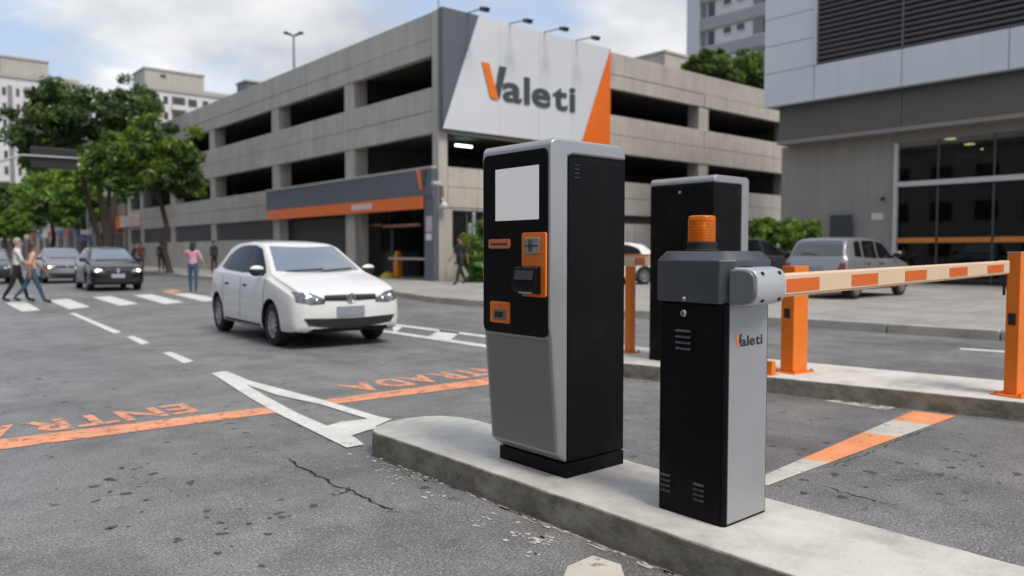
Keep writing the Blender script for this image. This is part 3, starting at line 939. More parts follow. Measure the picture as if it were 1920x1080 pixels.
# the hood: overhanging, with chamfered top edges
hx0, hx1, hy0, hy1, hz0, hz1 = cx0 - 0.016, cx1 + 0.024, cy0 - 0.018, cy1 + 0.036, 1.082, 1.300
c1_, c2_ = 0.036, 0.040
b = B()
lev = [(0.0, hz0, 0.048), (0.0, hz1 - c2_, 0.048), (c1_, hz1, 0.034)]
vs = []
for ins, z, cc in lev:
    x0, x1, ya_, yb_ = hx0 + ins, hx1 - ins, hy0 + ins, hy1 - ins
    vs += [(x0 + cc, ya_, z), (x1 - cc, ya_, z), (x1, ya_ + cc, z), (x1, yb_ - cc, z), (x1 - cc, yb_, z), (x0 + cc, yb_, z), (x0, yb_ - cc, z), (x0, ya_ + cc, z)]
fs = [tuple(range(8))[::-1], tuple(range(16, 24))] + [(l * 8 + i, l * 8 + (i + 1) % 8, l * 8 + 8 + (i + 1) % 8, l * 8 + 8 + i) for l in (0, 1) for i in range(8)]
b.add(vs, fs)
hood = wb(b, 'hood', HEADGREY, bevel=0.004, seg=3)
p = PX(1282, 560, hx0)
b = B(); b.lathe([(0, -0.006), (0.006, -0.005), (0.009, 0.0), (0, 0.0)], (hx0, p.y, p.z), 'x', 14); wb(b, 'hood_screw', STEEL, smooth=50)
# beacon
bx = 2.875; by = PX(1316, 440, bx).y
d = ray(1316, 470); 
b = B(); b.lathe([(0, 1.298), (0.072, 1.298), (0.072, 1.306), (0.066, 1.310), (0.066, 1.338), (0.060, 1.342), (0, 1.342)], (bx, by, 0), 'z', 32)
bea = wb(b, 'beacon_base', RUBBER, smooth=40)
prof = [(0, 1.340), (0.0585, 1.340)]
z = 1.342
while z < 1.438:
    prof += [(0.0602, z), (0.0602, z + 0.008), (0.0594, z + 0.010)]; z += 0.0125
prof += [(0.059, 1.449), (0.056, 1.455), (0.046, 1.4575), (0, 1.458)]
b = B(); b.lathe(prof, (bx, by, 0), 'z', 40); lens = wb(b, 'beacon_lens', AMBER, bea, smooth=50)
b = B(); b.lathe([(0, 1.344), (0.03, 1.344), (0.034, 1.40), (0.02, 1.43), (0, 1.432)], (bx, by, 0), 'z', 16); wb(b, 'beacon_reflector', STEEL, bea, smooth=50)

# boom holder: half-barrel casting on the front face, boom and tapes
BA = Vector((3.115, 1.785, 1.157)); BE = Vector((6.66, 2.035, 1.180))
bd = (BE - BA).normalized(); bn = bd.cross(Vector((0, 0, 1))).normalized(); bu = bn.cross(bd)   # bn points to the camera side (-Y)
def bp(t, n, u): return BA + bd * t + bn * n + bu * u
def bprism(prof, t0, t1):
    vs = [bp(t0, n, u) for n, u in prof] + [bp(t1, n, u) for n, u in prof]; k = len(prof)
    return B().add(vs, [tuple(range(k))[::-1], tuple(range(k, 2 * k))] + [(i, (i + 1) % k, k + (i + 1) % k, k + i) for i in range(k)])
HP = []
for i in range(13):
    t = R(-90 + 180 * i / 12); HP.append((0.012 + 0.045 * math.cos(t), 0.076 * math.sin(t) if abs(i - 6) > 3 else 0.076 * math.sin(t)))
HP = [(-0.06, -0.078), (0.0, -0.078), (0.036, -0.068), (0.052, -0.045), (0.056, 0.0), (0.052, 0.045), (0.036, 0.068), (0.0, 0.078), (-0.06, 0.078)]
hold = wb(bprism(HP, -0.375, -0.130), 'boom_holder', HOLDER, bevel=0.010, seg=3)
HP2 = [(n * 1.0 - 0.004, u * 0.93) for n, u in HP]
wb(bprism(HP2, -0.396, -0.377), 'holder_end_cap', mat('cap_grey', (0.19, 0.20, 0.21), 0.4, 0.3), hold, bevel=0.012, seg=3)
b = B(); b.cyl((2.82, hy0 - 0.02, 1.155), (2.82, hy0 + 0.004, 1.155), 0.085, n=28); wb(b, 'pivot_disc', RUBBER, hold, smooth=40)
for t in (-0.325, -0.18):
    for u, n in ((0.052, 0.043), (-0.052, 0.043)):
        q0 = bp(t, n - 0.012, u * 0.86); q1 = bp(t, n + 0.0075, u * 1.09)
        wb(B().cyl(q0, q1, 0.009, n=10), 'holder_bolt', DARKSLOT, hold)
BPf = [(-0.028, -0.046), (0.022, -0.046), (0.026, -0.042), (0.026, 0.040), (0.020, 0.047), (-0.028, 0.047)]
BL = (BE - BA).length
boom = wb(bprism(BPf, -0.14, BL - 0.02), 'boom', BOOMW, bevel=0.004)
wb(bprism([(n * 1.08, u * 1.06) for n, u in BPf], BL - 0.055, BL + 0.012), 'boom_end_cap', BOOMW, boom, bevel=0.012, seg=3)
wb(bprism([(-0.01, -0.052), (0.026, -0.052), (0.026, -0.0462), (-0.01, -0.0462)], -0.128, BL - 0.06), 'boom_edge_strip', mat('wood_edge', (0.45, 0.27, 0.14), 0.5), boom)
import itertools
def tpx(px):       # distance along the boom seen at a pixel column
    d_ = ray(px, 520); nrm = Vector((d_.y, -d_.x, 0)); a0 = BA + bn * 0.026
    return -(a0.xy - _C.xy).dot(nrm.xy) / bd.xy.dot(nrm.xy)
for a, c_ in ((1475, 1536), (1597, 1646), (1697, 1737), (1780, 1813.5), (1851, 1881)):
    wb(bprism([(0.0263, -0.033), (0.0285, -0.033), (0.0285, 0.024), (0.0263, 0.024)], tpx(a), tpx(c_)), 'reflective_tape', BOOMO, boom)
# lettering on the panel
LOGO_UW = 3.82
def valeti(parent, frame, size, depth, mo, ml, vname='logo_letter'):
    """frame(u, v, d) -> world point; u right, v up, d out. size = cap height. u from 0"""
    def pr(poly, m, n='logo_v_stroke'):
        k = len(poly)
        B().add([frame(u * size, v * size, 0) for u, v in poly] + [frame(u * size, v * size, depth) for u, v in poly],
                [tuple(range(k)), tuple(range(k, 2 * k))[::-1]] + [(i, (i + 1) % k, k + (i + 1) % k, k + i) for i in range(k)]).build(n, m, parent)
    pr([(0.0, 1.0), (0.26, 1.0), (0.62, 0.0), (0.36, 0.0), (0.30, 0.06)], mo)
    pr([(0.66, 0.98), (0.93, 0.98), (0.665, 0.03), (0.62, 0.13), (0.53, 0.40)], ml)
    u = 0.80
    glyphs = [text_mesh(ch, 1.0, 0.019, 0.0) for ch in 'aleti']
    wid = [max(v[0] for v in g[0]) - min(v[0] for v in g[0]) for g in glyphs]
    gap = 0.10
    sx = (LOGO_UW - u - gap * 4) / sum(wid); sy = 1.12
    for (vs, fs), w_ in zip(glyphs, wid):
        x0 = min(v[0] for v in vs)
        bb = B(); k = len(vs)
        pts = [((v[0] - x0) * sx + u, v[1] * sy + 0.02) for v in vs]
        bb.add([frame(a * size, c * size, depth) for a, c in pts], fs)
        cnt = {}
        for f in fs:
            for i in range(len(f)):
                e = tuple(sorted((f[i], f[(i + 1) % len(f)]))); cnt[e] = cnt.get(e, 0) + 1
        bb.add([frame(a * size, c * size, 0) for a, c in pts], [])
        side = [(a, c, c + k, a + k) for (a, c), n_ in cnt.items() if n_ == 1]
        bb.f += side; bb.m += [0] * len(side)
        bb.build(vname, ml, parent)
        u += w_ * sx + gap
    return u * size


pa, pb = PY(1378, 650, cy0 - 0.004), PY(1429, 650, cy0 - 0.004)
zb_ = PY(1385, 650, cy0).z
valeti(panel, lambda u, v, d: (pa.x + u, cy0 - 0.0045 - d, zb_ + v), (pb.x - pa.x) / LOGO_UW, 0.0012, mat('logo_orange', (0.85, 0.20, 0.03), 0.5), mat('logo_black', (0.02, 0.022, 0.025), 0.5))


# ================================================================== POSTS ON THE FAR ISLAND
def post(name, label, px, py, w, d, h, plate=0.05, rz=0.0, group='orange posts on the far island', loc=None):
    p = loc or G(px, py, .15)
    r = thing(name, label, 'post', (p.x, p.y, 0.15), rz, group)
    b = B(); b.box(-w / 2, w / 2, -d / 2, d / 2, 0.012, h); b.build('shaft', POSTO, r, local=True, bevel=0.005)
    b = B(); b.box(-w / 2 - plate, w / 2 + plate, -d / 2 - plate, d / 2 + plate, 0.0, 0.012); bpz = b.build('base_plate', POSTO, r, local=True, bevel=0.002)
    for sx in (-1, 1):
        for sy in (-1, 1):
            b = B(); b.cyl((sx * (w / 2 + plate * .55), sy * (d / 2 + plate * .55), 0.011), (sx * (w / 2 + plate * .55), sy * (d / 2 + plate * .55), 0.03), 0.011, n=6)
            b.build('anchor_bolt', BOLT, bpz, local=True)
    return r


p = post('boom_rest_post', 'orange boom rest post at the far end of the striped boom', 1897, 742, 0.20, 0.10, 1.135, 0.07, R(-8), loc=G(1905, 740, .15))
b = B(); b.box(-0.102, 0.102, -0.052, 0.052, 1.135, 1.146); b.build('cap', mat('post_cap', (0.55, 0.38, 0.27), 0.5), p, local=True)
b = B(); b.box(-0.106, -0.100, -0.026, 0.03, 0.565, 0.66); b.build('sensor', RUBBER, p, local=True, bevel=0.004)
b = B(); b.box(-0.112, -0.098, 0.054, 0.074, 0.80, 1.0); b.build('boom_catch', RUBBER, p, local=True, bevel=0.004)
b = B(); b.box(0.105, 0.30, -0.07, 0.05, 0.80, 1.125); bx_ = b.build('control_box', BLACK, p, local=True, bevel=0.006)
p = post('orange_post', 'thick orange photocell post standing mid island behind the boom', 1488, 697, 0.22, 0.14, 1.01, 0.05, R(-6))
b = B(); b.box(-0.116, -0.108, -0.03, 0.035, 0.52, 0.61); b.build('sensor', RUBBER, p, local=True, bevel=0.004)
p = post('orange_post', 'slim orange post seen between the two ticket kiosks', 1181, 661, 0.085, 0.085, 0.98, 0.045, 0.0)
# low stub by the middle post
p = G(1449, 703, .15)
r_ = thing('bollard_stub', 'low orange stub beside the thick orange post', 'bollard', (p.x, p.y + 0.05, 0.15))
b = B(); b.prism([(-0.035, 0), (0.035, 0), (0.035, 0.10), (0.02, 0.13), (-0.035, 0.13)], -0.06, 0.06, 'y'); b.build('shaft', POSTO, r_, local=True, bevel=0.006)
b = B(); b.box(-0.06, 0.06, -0.08, 0.08, 0, 0.008); b.build('base_plate', POSTO, r_, local=True)
# second boom behind the near kiosk, resting on the slim post
pl_ = G(1181, 661, .15)
sb = thing('barrier_boom', 'orange edged boom resting on the slim post behind the kiosk', 'boom', (pl_.x, pl_.y, 1.13))
b = B(); b.box(-1.2, 1.15, -0.03, 0.03, 0.003, 0.115); bm_ = b.build('beam', BOOMW, sb, local=True, bevel=0.006)
b = B(); b.box(-1.2, 1.15, -0.034, 0.034, 0.116, 0.135); b.build('rubber_edge', POSTO, sb, local=True, bevel=0.004)
for i in range(6):
    b = B(); b.box(-1.1 + i * 0.38, -0.93 + i * 0.38, -0.0325, -0.0302, 0.02, 0.095); b.build('reflective_tape', BOOMO, bm_, local=True)

# ================================================================== PARKING GARAGE
GX, GY, GX2, GY2 = 17.2, 24.45, 46.0, 68.0
ROOF = 10.45
gar = thing('parking_garage', 'grey concrete multi-storey parking garage with long open decks at the corner', 'building', (GX, GY, 0.15))
YC = [GY, 31.5, 39.5, 48.9, 56.9, 64.4, GY2]
XC = [GX, 25.7, 34.1, 42.5, GX2]
ROWS = [(9.47, ROOF), (8.81, 9.45), (6.72, 7.60), (5.86, 6.70), (3.80, 4.56), (3.0, 3.78)]


def jit(): return random.uniform(-0.012, 0.012)


for z0, z1 in ROWS:
    for y0, y1 in zip(YC[:-1], YC[1:]):
        if z1 < 5 and y0 < 39: continue
        k = jit(); b = B(); b.box(GX + k, GX + 0.28, max(y0, GY + 0.42) + 0.012, y1 - 0.012, z0, z1); b.build('spandrel_panel', CONC, gar, bevel=0.012)
    for x0, x1 in zip(XC[:-1], XC[1:]):
        k = jit(); b = B(); b.box(max(x0, GX + 0.42) + 0.012, x1 - 0.012, GY + k, GY + 0.28, z0, z1); b.build('spandrel_panel', CONC, gar, bevel=0.012)
# columns
for i, y in enumerate(YC):
    w = 0.42
    if i == 0:
        b = B(); b.box(GX - 0.02, GX + 0.40, GY - 0.02, GY + 0.40, 0.12, ROOF + 0.01)
    else:
        b = B(); b.box(GX + 0.05, GX + 0.75, y - w, y + w, 0.12, ROOF - 0.1)
    b.build('column', CONC2, gar, bevel=0.015)
for x in XC[1:]:
    b = B(); b.box(x - 0.42, x + 0.42, GY + 0.05, GY + 0.75, 0.12, ROOF - 0.1); b.build('column', CONC2, gar, bevel=0.015)
for z0, z1 in ((9.0, 9.35), (6.05, 6.4), (3.2, 3.5)):
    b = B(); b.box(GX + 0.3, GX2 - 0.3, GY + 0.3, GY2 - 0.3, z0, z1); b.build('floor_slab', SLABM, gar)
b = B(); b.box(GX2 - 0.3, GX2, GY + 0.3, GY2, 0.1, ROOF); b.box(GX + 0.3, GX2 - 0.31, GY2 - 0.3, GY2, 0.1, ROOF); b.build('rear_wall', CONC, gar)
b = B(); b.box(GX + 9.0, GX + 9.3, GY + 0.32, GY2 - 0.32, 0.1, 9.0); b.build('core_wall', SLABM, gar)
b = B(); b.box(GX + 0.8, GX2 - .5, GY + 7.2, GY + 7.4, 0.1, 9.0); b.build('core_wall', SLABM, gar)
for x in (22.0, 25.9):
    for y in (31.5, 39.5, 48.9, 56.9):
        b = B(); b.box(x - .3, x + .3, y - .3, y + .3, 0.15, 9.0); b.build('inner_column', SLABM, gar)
# ground floor, street side: low wall, grilles of vertical slats above it
sl = mat('grille_slat_metal', (0.085, 0.085, 0.085), 0.6, var=0.2)
for y0, y1 in zip(YC[2:-1], YC[3:]):
    b = B(); b.box(GX + 0.03, GX + 0.3, y0 + 0.43, y1 - 0.43, 0.12, 1.93); b.build('low_wall', CONC, gar, bevel=0.01)
    b = B(); b.box(GX + 0.32, GX + 0.36, y0 + 0.43, y1 - 0.43, 1.93, 3.02); b.build('grille_backing', mat('grille_backing', (0.02, 0.02, 0.02), 0.8), gar)
    n = int((y1 - y0 - 0.9) / 0.36)
    src = None
    for i in range(n):
        y = y0 + 0.47 + i * (y1 - y0 - 0.9) / n
        if src is None:
            b = B(); b.box(GX + 0.12, GX + 0.16, y, y + 0.22, 1.935, 2.995); src = b.build('grille_slat', sl, gar); yy = y
        else:
            share(src, 'grille_slat', gar, (0, y - yy, 0))
# ground floor, side street: wall with a window
b = B(); b.box(GX + 0.42, 17.85, GY + 0.03, GY + 0.3, 0.12, 2.985); b.box(19.4, GX2, GY + 0.03, GY + 0.3, 0.12, 2.6)
b.box(17.85, 19.4, GY + 0.03, GY + 0.3, 0.12, 1.40); b.box(17.85, 19.4, GY + 0.03, GY + 0.3, 2.9, 2.985); b.build('ground_wall', CONC, gar)
b = B(); b.box(17.86, 19.39, GY + 0.16, GY + 0.2, 1.41, 2.89); wnd = b.build('window', mat('dark_pane', (0.015, 0.016, 0.016), 0.12), gar)
for z in (1.41, 2.82): b = B(); b.box(17.87, 19.38, GY + 0.12, GY + 0.158, z, z + 0.06); b.build('window_frame', sl, wnd)
b = B(); b.box(18.6, 18.66, GY + 0.12, GY + 0.158, 1.47, 2.82); b.build('window_frame', sl, wnd)
b = B(); b.box(19.45, GX2 - 0.1, GY + 0.2, GY + 0.24, 2.6, 2.985); b.build('vent_strip', mat('vent_strip_dark', (0.03, 0.03, 0.03), 0.7), gar)
# entrance: slate fascia, orange band, pillar
b = B(); b.box(GX - 0.26, GX + 0.06, GY - 0.16 + 0.25, 40.05, 3.40, 4.46); fas = b.build('entrance_fascia', DGREY, gar, bevel=0.01)
b = B(); b.box(GX - 0.28, GX + 0.06, GY + 0.09, 40.1, 4.465, 4.55); b.build('fascia_coping', CONC2, fas, bevel=0.01)
b = B(); b.box(GX - 0.34, GX - 0.265, 25.12, 39.75, 2.95, 3.44); band = b.build('orange_band', ORANGE, fas, bevel=0.01)
b = B(); b.box(GX - 0.264, GX + 0.06, 25.12, 39.6, 2.96, 3.395); b.build('band_soffit', DGREY, fas)
b = B(); b.box(GX - 0.24, GX - 0.03, GY + 0.02, 25.10, 0.15, 3.395); b.build('entrance_pillar', DGREY, gar, bevel=0.01)
a, c_ = PX(659, 392, GX - .34), PX(697, 392, GX - .34)
b = B(); b.box(GX - 0.352, GX - 0.341, c_.y, a.y, 3.09, 3.33); b.build('band_plate', mat('pale_plate', (0.68, 0.55, 0.50), 0.5), band)
b = B(); b.box(GX - 0.252, GX - 0.241, GY + 0.12, 24.98, 2.05, 2.65); b.build('pillar_sign', mat('pale_pink_sign', (0.55, 0.44, 0.46), 0.5), gar)
b = B(); b.box(GX - 0.252, GX - 0.241, GY + 0.14, 24.98, 1.72, 1.98); b.build('pillar_sign', mat('white_sign', (0.66, 0.66, 0.66), 0.5), gar)
# V emblem on the fascia
p0 = PX(781, 352, GX - .27)
for poly, m in (([(0.0, 1.0), (0.26, 1.0), (0.62, 0.0), (0.36, 0.0)], KORANGE), ([(0.66, 0.98), (0.93, 0.98), (0.665, 0.03), (0.53, 0.40)], LETTER)):
    b = B(); b.prism([(p0.y - u * 0.75, p0.z + v * 0.75 - .08) for u, v in poly], GX - 0.30, GX - 0.262, 'x'); b.build('emblem_stroke', m, fas)
# roller gate in the left half of the entrance
gate = None
for i in range(22):
    z = 0.16 + i * 0.127
    if gate is None:
        b = B(); b.prism([(GX + 0.55, z), (GX + 0.52, z + 0.03), (GX + 0.52, z + 0.09), (GX + 0.55, z + 0.12), (GX + 0.6, z + 0.12), (GX + 0.6, z)], 31.93, 39.07, 'y')
        gate = b.build('roller_gate_slat', mat('roller_gate_grey', (0.055, 0.056, 0.058), 0.5, 0.3), gar); zz = z
    else:
        share(gate, 'roller_gate_slat', gar, (0, 0, z - zz))
# deck lights
p = PY(858, 272, GY + 2.0)
b = B(); b.box(p.x - 0.1, p.x + 0.75, GY + 1.95, GY + 2.05, p.z - 0.05, p.z + 0.03); b.build('tube_light', TUBE, gar)
# garage sign on the corner
sg = thing('garage_sign', 'large silver and orange Valeti sign board on the garage corner', 'sign', (GX, GY, 5.95))
SY = GY - 0.30
xs1 = 26.5
def sq(poly, y0, y1, n, m, **kw):
    b = B(); b.prism(poly, y0, y1, 'y'); return b.build(n, m, sg, **kw)
x_tl, x_bl = PY(897, 30, SY).x, PY(829, 245, SY).x
x_bo = PY(1088, 262, SY).x
sq([(GX - 0.03, 5.93), (xs1, 5.93), (xs1, ROOF + 0.04), (GX - 0.03, ROOF + 0.04)], SY + 0.02, GY - 0.025, 'backing', DGREY)
sq([(GX - 0.03, 5.95), (x_bl, 5.95), (x_tl, ROOF + 0.03), (GX - 0.03, ROOF + 0.03)], SY - 0.02, SY + 0.018, 'slate_panel', DGREY)
def clip_x(poly, xc, left):
    out = []
    for (ax, az), (bx_, bz_) in zip(poly, poly[1:] + poly[:1]):
        ia, ib = (ax <= xc) == left, (bx_ <= xc) == left
        if ia: out.append((ax, az))
        if ia != ib:
            t = (xc - ax) / (bx_ - ax); out.append((xc, az + (bz_ - az) * t))
    return out


full = [(x_bl + .012, 5.95), (x_bo - .004, 5.95), (xs1 - .02, ROOF + 0.03), (x_tl + .012, ROOF + 0.03)]
vcut = [GX - 1, PY(937, 100, SY).x, PY(1010, 100, SY).x, PY(1073, 100, SY).x, xs1 + 1]
for xa_, xb_ in zip(vcut[:-1], vcut[1:]):
    pl2 = clip_x(clip_x(full, xa_ + .005, False), xb_ - .005, True)
    if len(pl2) > 2: sq(pl2, SY - 0.02, SY + 0.018, 'silver_panel', SIGNW)
sq([(x_bo + .012, 5.95), (xs1, 5.95), (xs1, ROOF + 0.03)], SY - 0.02, SY + 0.018, 'orange_panel', ORANGE)
a0 = PY(903, 184, SY - .03); a1 = PY(1078, 184, SY - .03)
zv0, zv1 = PY(930, 186, SY - .03).z, PY(903, 113, SY - .03).z
valeti(sg, lambda u, v, d: (a0.x + u, SY - 0.022 - d, zv0 + v), (a1.x - a0.x) / LOGO_UW, 0.05, KORANGE, LETTER)
for px, py, hx, hy in ((876, 27, 908, 15), (955, 47, 989, 37), (1020, 64, 1057, 52), (1080, 80, 1116, 69)):
    base = PY(px, py, SY); base.z = ROOF + 0.02
    h_ = PY(hx, hy, SY - 1.05)
    lamp = thing('sign_lamp', 'arm floodlight above the garage sign', 'lamp', base, 0, 'floodlights on arms above the garage sign')
    b = B(); b.cyl(base, h_, 0.028, n=8); b.build('arm', mat('lamp_arm_grey', (0.22, 0.23, 0.24), 0.5), lamp)
    b = B(); b.prism([(h_.y - .20, h_.z - .02), (h_.y + .12, h_.z + .05), (h_.y + .12, h_.z - .10), (h_.y - .1, h_.z - .17)], h_.x - .14, h_.x + .14, 'x'); b.build('lamp_head', mat('lamp_head_dark', (0.05, 0.055, 0.06), 0.5), lamp)
for i, l in enumerate([o for o in COL.objects if o.name.startswith('sign_lamp')]):
    l['label'] = ['first', 'second', 'third', 'fourth'][i] + ' floodlight arm from the building corner above the garage sign'
# rooftop mast light
dr = ray(551, 100); bz = _C + dr * (20.5 / dr.x)
tp = _C + ray(551, 67) * (20.5 / ray(551, 67).x)
ml = thing('mast_light', 'twin headed lamp mast on the garage roof against the sky', 'lamp', (bz.x, bz.y, 9.35))
b = B(); b.cyl((bz.x, bz.y, 9.35), (bz.x, bz.y, tp.z), 0.09, 0.06, 10); b.build('mast', mat('lamp_arm_grey', (0.22, 0.23, 0.24), 0.5), ml)
for s in (-1, 1):
    b = B(); q = Vector((bz.x, bz.y, tp.z)); b.cyl(q, q + _rt * (0.42 * s) + Vector((0, 0, .16)), 0.05, 0.09, 8); b.ball(q + _rt * (0.45 * s) + Vector((0, 0, .17)), (.16, .16, .09)); b.build('lamp_head', mat('lamp_head_dark', (0.05, 0.055, 0.06), 0.5), ml)
b = B(); b.cyl((GX + .15, GY + .2, ROOF), (GX + .15, GY + .2, ROOF + 1.6), 0.025, n=6); tag(b.build('roof_antenna', mat('lamp_arm_grey', (0.22, 0.23, 0.24), 0.5)), 'thin antenna rod on the garage roof corner', 'antenna')
q0 = PY(1247, 95, 40); q1 = PY(1291, 95, 40)
hut = thing('rooftop_hut', 'small pale stair hut on the garage roof beside the apartment block', 'hut', (q0.x, 40, 9.35))
b = B(); b.box(q0.x, q1.x, 40, 43, 9.36, q0.z - .12); b.build('wall', CONC2, hut); b = B(); b.box(q0.x - .1, q1.x + .1, 39.9, 43.1, q0.z - .118, q0.z + .05); b.build('roof', CONC2, hut)
q0 = PY(462, 155, 62); q1 = PY(497, 150, 62)
hut = thing('rooftop_hut', 'little grey plant room at the far end of the garage roof', 'hut', (q0.x, 62, 9.35))
b = B(); b.box(q0.x, q1.x, 62, 64, 9.36, q0.z + .1); b.build('wall', DGREY, hut); b = B(); b.box(q0.x - .1, q1.x + .1, 61.9, 64.1, q0.z + .102, q0.z + .25); b.build('roof', CONC2, hut)

# things at the garage entrance
p = G(705, 516, .15); bx0 = 18.9; pb0, pb1 = PX(736, 480, bx0), PX(684, 480, bx0)
bo = thing('ticket_booth', 'dim attendant booth with window just inside the garage entrance', 'booth', (bx0, pb0.y, 0.15))
dg = mat('booth_grey', (0.10, 0.105, 0.11), 0.6)
b = B(); b.box(bx0, bx0 + 1.5, pb0.y, pb1.y, 0.15, 1.25); b.build('lower_wall', dg, bo, bevel=.01)
b = B(); b.box(bx0 + .05, bx0 + 1.45, pb0.y + .05, pb1.y - .05, 1.252, 2.35); b.build('window', mat('booth_glass', (0.035, 0.04, 0.042), 0.1), bo)
for y in (pb0.y, (pb0.y + pb1.y) / 2, pb1.y - .1): b = B(); b.box(bx0 - .01, bx0 + .049, y, y + .1, 1.252, 2.35); b.build('window_post', mat('booth_post', (0.2, 0.2, 0.2), 0.6), bo)
b = B(); b.box(bx0 - .1, bx0 + 1.6, pb0.y - .1, pb1.y + .1, 2.352, 2.5); b.build('roof', dg, bo)
p = G(746, 520, .15)
yb_ = thing('entrance_barrier', 'small yellow orange barrier with pale arm inside the garage entrance', 'barrier gate', (p.x, p.y, 0.15))
YEL = mat('yellow_orange_paint', (0.75, 0.28, 0.01), 0.45)
b = B(); b.box(p.x - .13, p.x + .13, p.y - .17, p.y + .17, .15, 1.12); b.build('cabinet', YEL, yb_, bevel=.02)
b = B(); b.prism([(p.x - .13, 1.122), (p.x + .13, 1.122), (p.x + .06, 1.3), (p.x - .06, 1.3)], p.y - .12, p.y + .12, 'y'); b.build('cap', YEL, yb_, bevel=.02)
b = B(); b.box(p.x - .2, p.x - .14, p.y - 2.6, p.y + .45, .93, 1.03); b.build('arm', mat('pale_arm', (0.55, 0.50, 0.45), 0.5), yb_, bevel=.01)
p = G(727, 521, .15)
yk = B(); yk.lathe([(0, .15), (.32, .15), (.30, .24), (.22, .34), (.08, .40), (0, .41)], (p.x, p.y, 0), 'z', 16); tag(yk.build('wheel_stop', mat('yellow_paint', (0.62, 0.42, 0.03), 0.5), smooth=40), 'squat yellow guard dome at the foot of the entrance barrier', 'bollard')
for pxa, pxb, lab in ((660, 715, 'left'), (720, 788, 'right')):
    a, c_ = PX(pxa, 424, GX + 1.2), PX(pxb, 420, GX + 1.2)
    hb = thing('clearance_bar', '%s pale height bar hanging under the garage entrance beam' % lab, 'height bar', (GX + 1.2, a.y, 3.2))
    b = B(); b.cyl((GX + 1.2, a.y, a.z), (GX + 1.2, c_.y, a.z), 0.07, n=10); b.build('bar', mat('clearance_bar_paint', (0.62, 0.36, 0.26), 0.5, var=0.4, vs=1.2), hb, smooth=40)
    for t in (.15, .85): y = a.y + (c_.y - a.y) * t; b = B(); b.cyl((GX + 1.2, y, a.z + .06), (GX + 1.2, y, 3.2), 0.01, n=6); b.build('chain', BOLT, hb)
wlp = PY(833, 385, GY - .25)
wl_ = thing('wall_lamp', 'white globe wall lamp on a bracket at the garage corner', 'lamp', (wlp.x, GY, wlp.z))
b = B(); b.box(wlp.x - .07, wlp.x + .07, GY - .12, GY - .022, wlp.z + .15, wlp.z + .75); b.build('bracket', mat('rusty_bracket', (0.16, 0.12, 0.07), 0.7), wl_)
b = B(); b.ball((wlp.x, GY - .25, wlp.z - .02), .15); b.cyl((wlp.x, GY - .25, wlp.z + .1), (wlp.x, GY - .1, wlp.z + .3), .03, n=6); b.build('globe', mat('white_globe', (0.6, 0.6, 0.58), 0.4), wl_, smooth=60)
b = B(); q = PX(817, 344, GX - .5); b.box(q.x - .15, q.x + .24, q.y - .12, q.y + .12, q.z - .06, q.z + .08); tag(b.build('fascia_floodlight', mat('lamp_white_box', (0.45, 0.50, 0.52), 0.4), bevel=.02), 'small white floodlight on the entrance fascia end', 'lamp')
for px, top, lab in ((881, 422, 'shorter'), (888.5, 402, 'taller')):
    p = G(px, 527, .15); t = PX(px, top, p.x)
    b = B(); b.cyl((p.x, p.y, .15), (p.x, p.y, t.z), 0.07, n=10); b.ball((p.x, p.y, t.z), .08, 10, 6)
    tag(b.build('metal_post', mat('galvanised', (0.36, 0.38, 0.37), 0.5, 0.3), smooth=60), '%s grey steel post by the shrub at the garage corner' % lab, 'post')
# shop sign at the far end of the garage
a, c_ = PX(258, 414, GX - .2), PX(200, 414, GX - .2)
ss = thing('shop_sign', 'orange and white projecting shop sign under the trees', 'sign', (GX - .2, a.y, 3.2))
mid_y = PX(228, 414, GX - .2).y
z0s, z1s = PX(240, 427, GX - .2).z, PX(240, 404, GX - .2).z
b = B(); b.box(GX - .35, GX - .02, mid_y, c_.y, z0s, z1s); b.build('orange_half', mat('shop_orange', (0.72, 0.16, 0.05), 0.5), ss, bevel=.02)
b = B(); b.box(GX - .35, GX - .02, a.y, mid_y - .01, z0s + .05, z1s - .05); b.build('white_half', mat('shop_pink_white', (0.62, 0.50, 0.46), 0.5), ss, bevel=.02)

# ================================================================== RIGHT-HAND BUILDING
RX, RXB, RXW = 27.66, 28.24, 29.0
YE, YN = 17.05, -8.0
rb = thing('office_building', 'modern building with white panels, dark louvres and glass shopfront at the right', 'building', (RX, YE, 0.15))
ZP0, ZP1, ZTOP = 6.97, 8.24, 15.5
YL = 14.95
ycuts = [YE, YL, 11.77, 8.52, 5.3, 2.0, -1.3, -4.6, YN]
for y1, y0 in zip(ycuts[:-1], ycuts[1:]):
    b = B(); b.box(RX, RX + .3, y0 + .012, y1 - .012, ZP0, ZP1); b.build('white_panel', PANELW, rb, bevel=.008)
z = ZP1 + .02
for h in (1.05, 1.05, 1.05, 1.05, 1.05, 1.05):
    b = B(); b.box(RX, RX + .3, YL + .012, YE - .012, z, z + h - .02); b.build('white_panel', PANELW, rb, bevel=.008); z += h
b = B(); b.box(RX - .06, RX + .2, YL - .07, YL + .008, ZP1 + .015, ZTOP); b.build('panel_trim', FRAME, rb)
b = B(); b.box(RX + .31, RXW + 12, YN, YE - .02, ZP0 + .02, ZTOP); b.build('upper_mass', LOUVRE, rb)
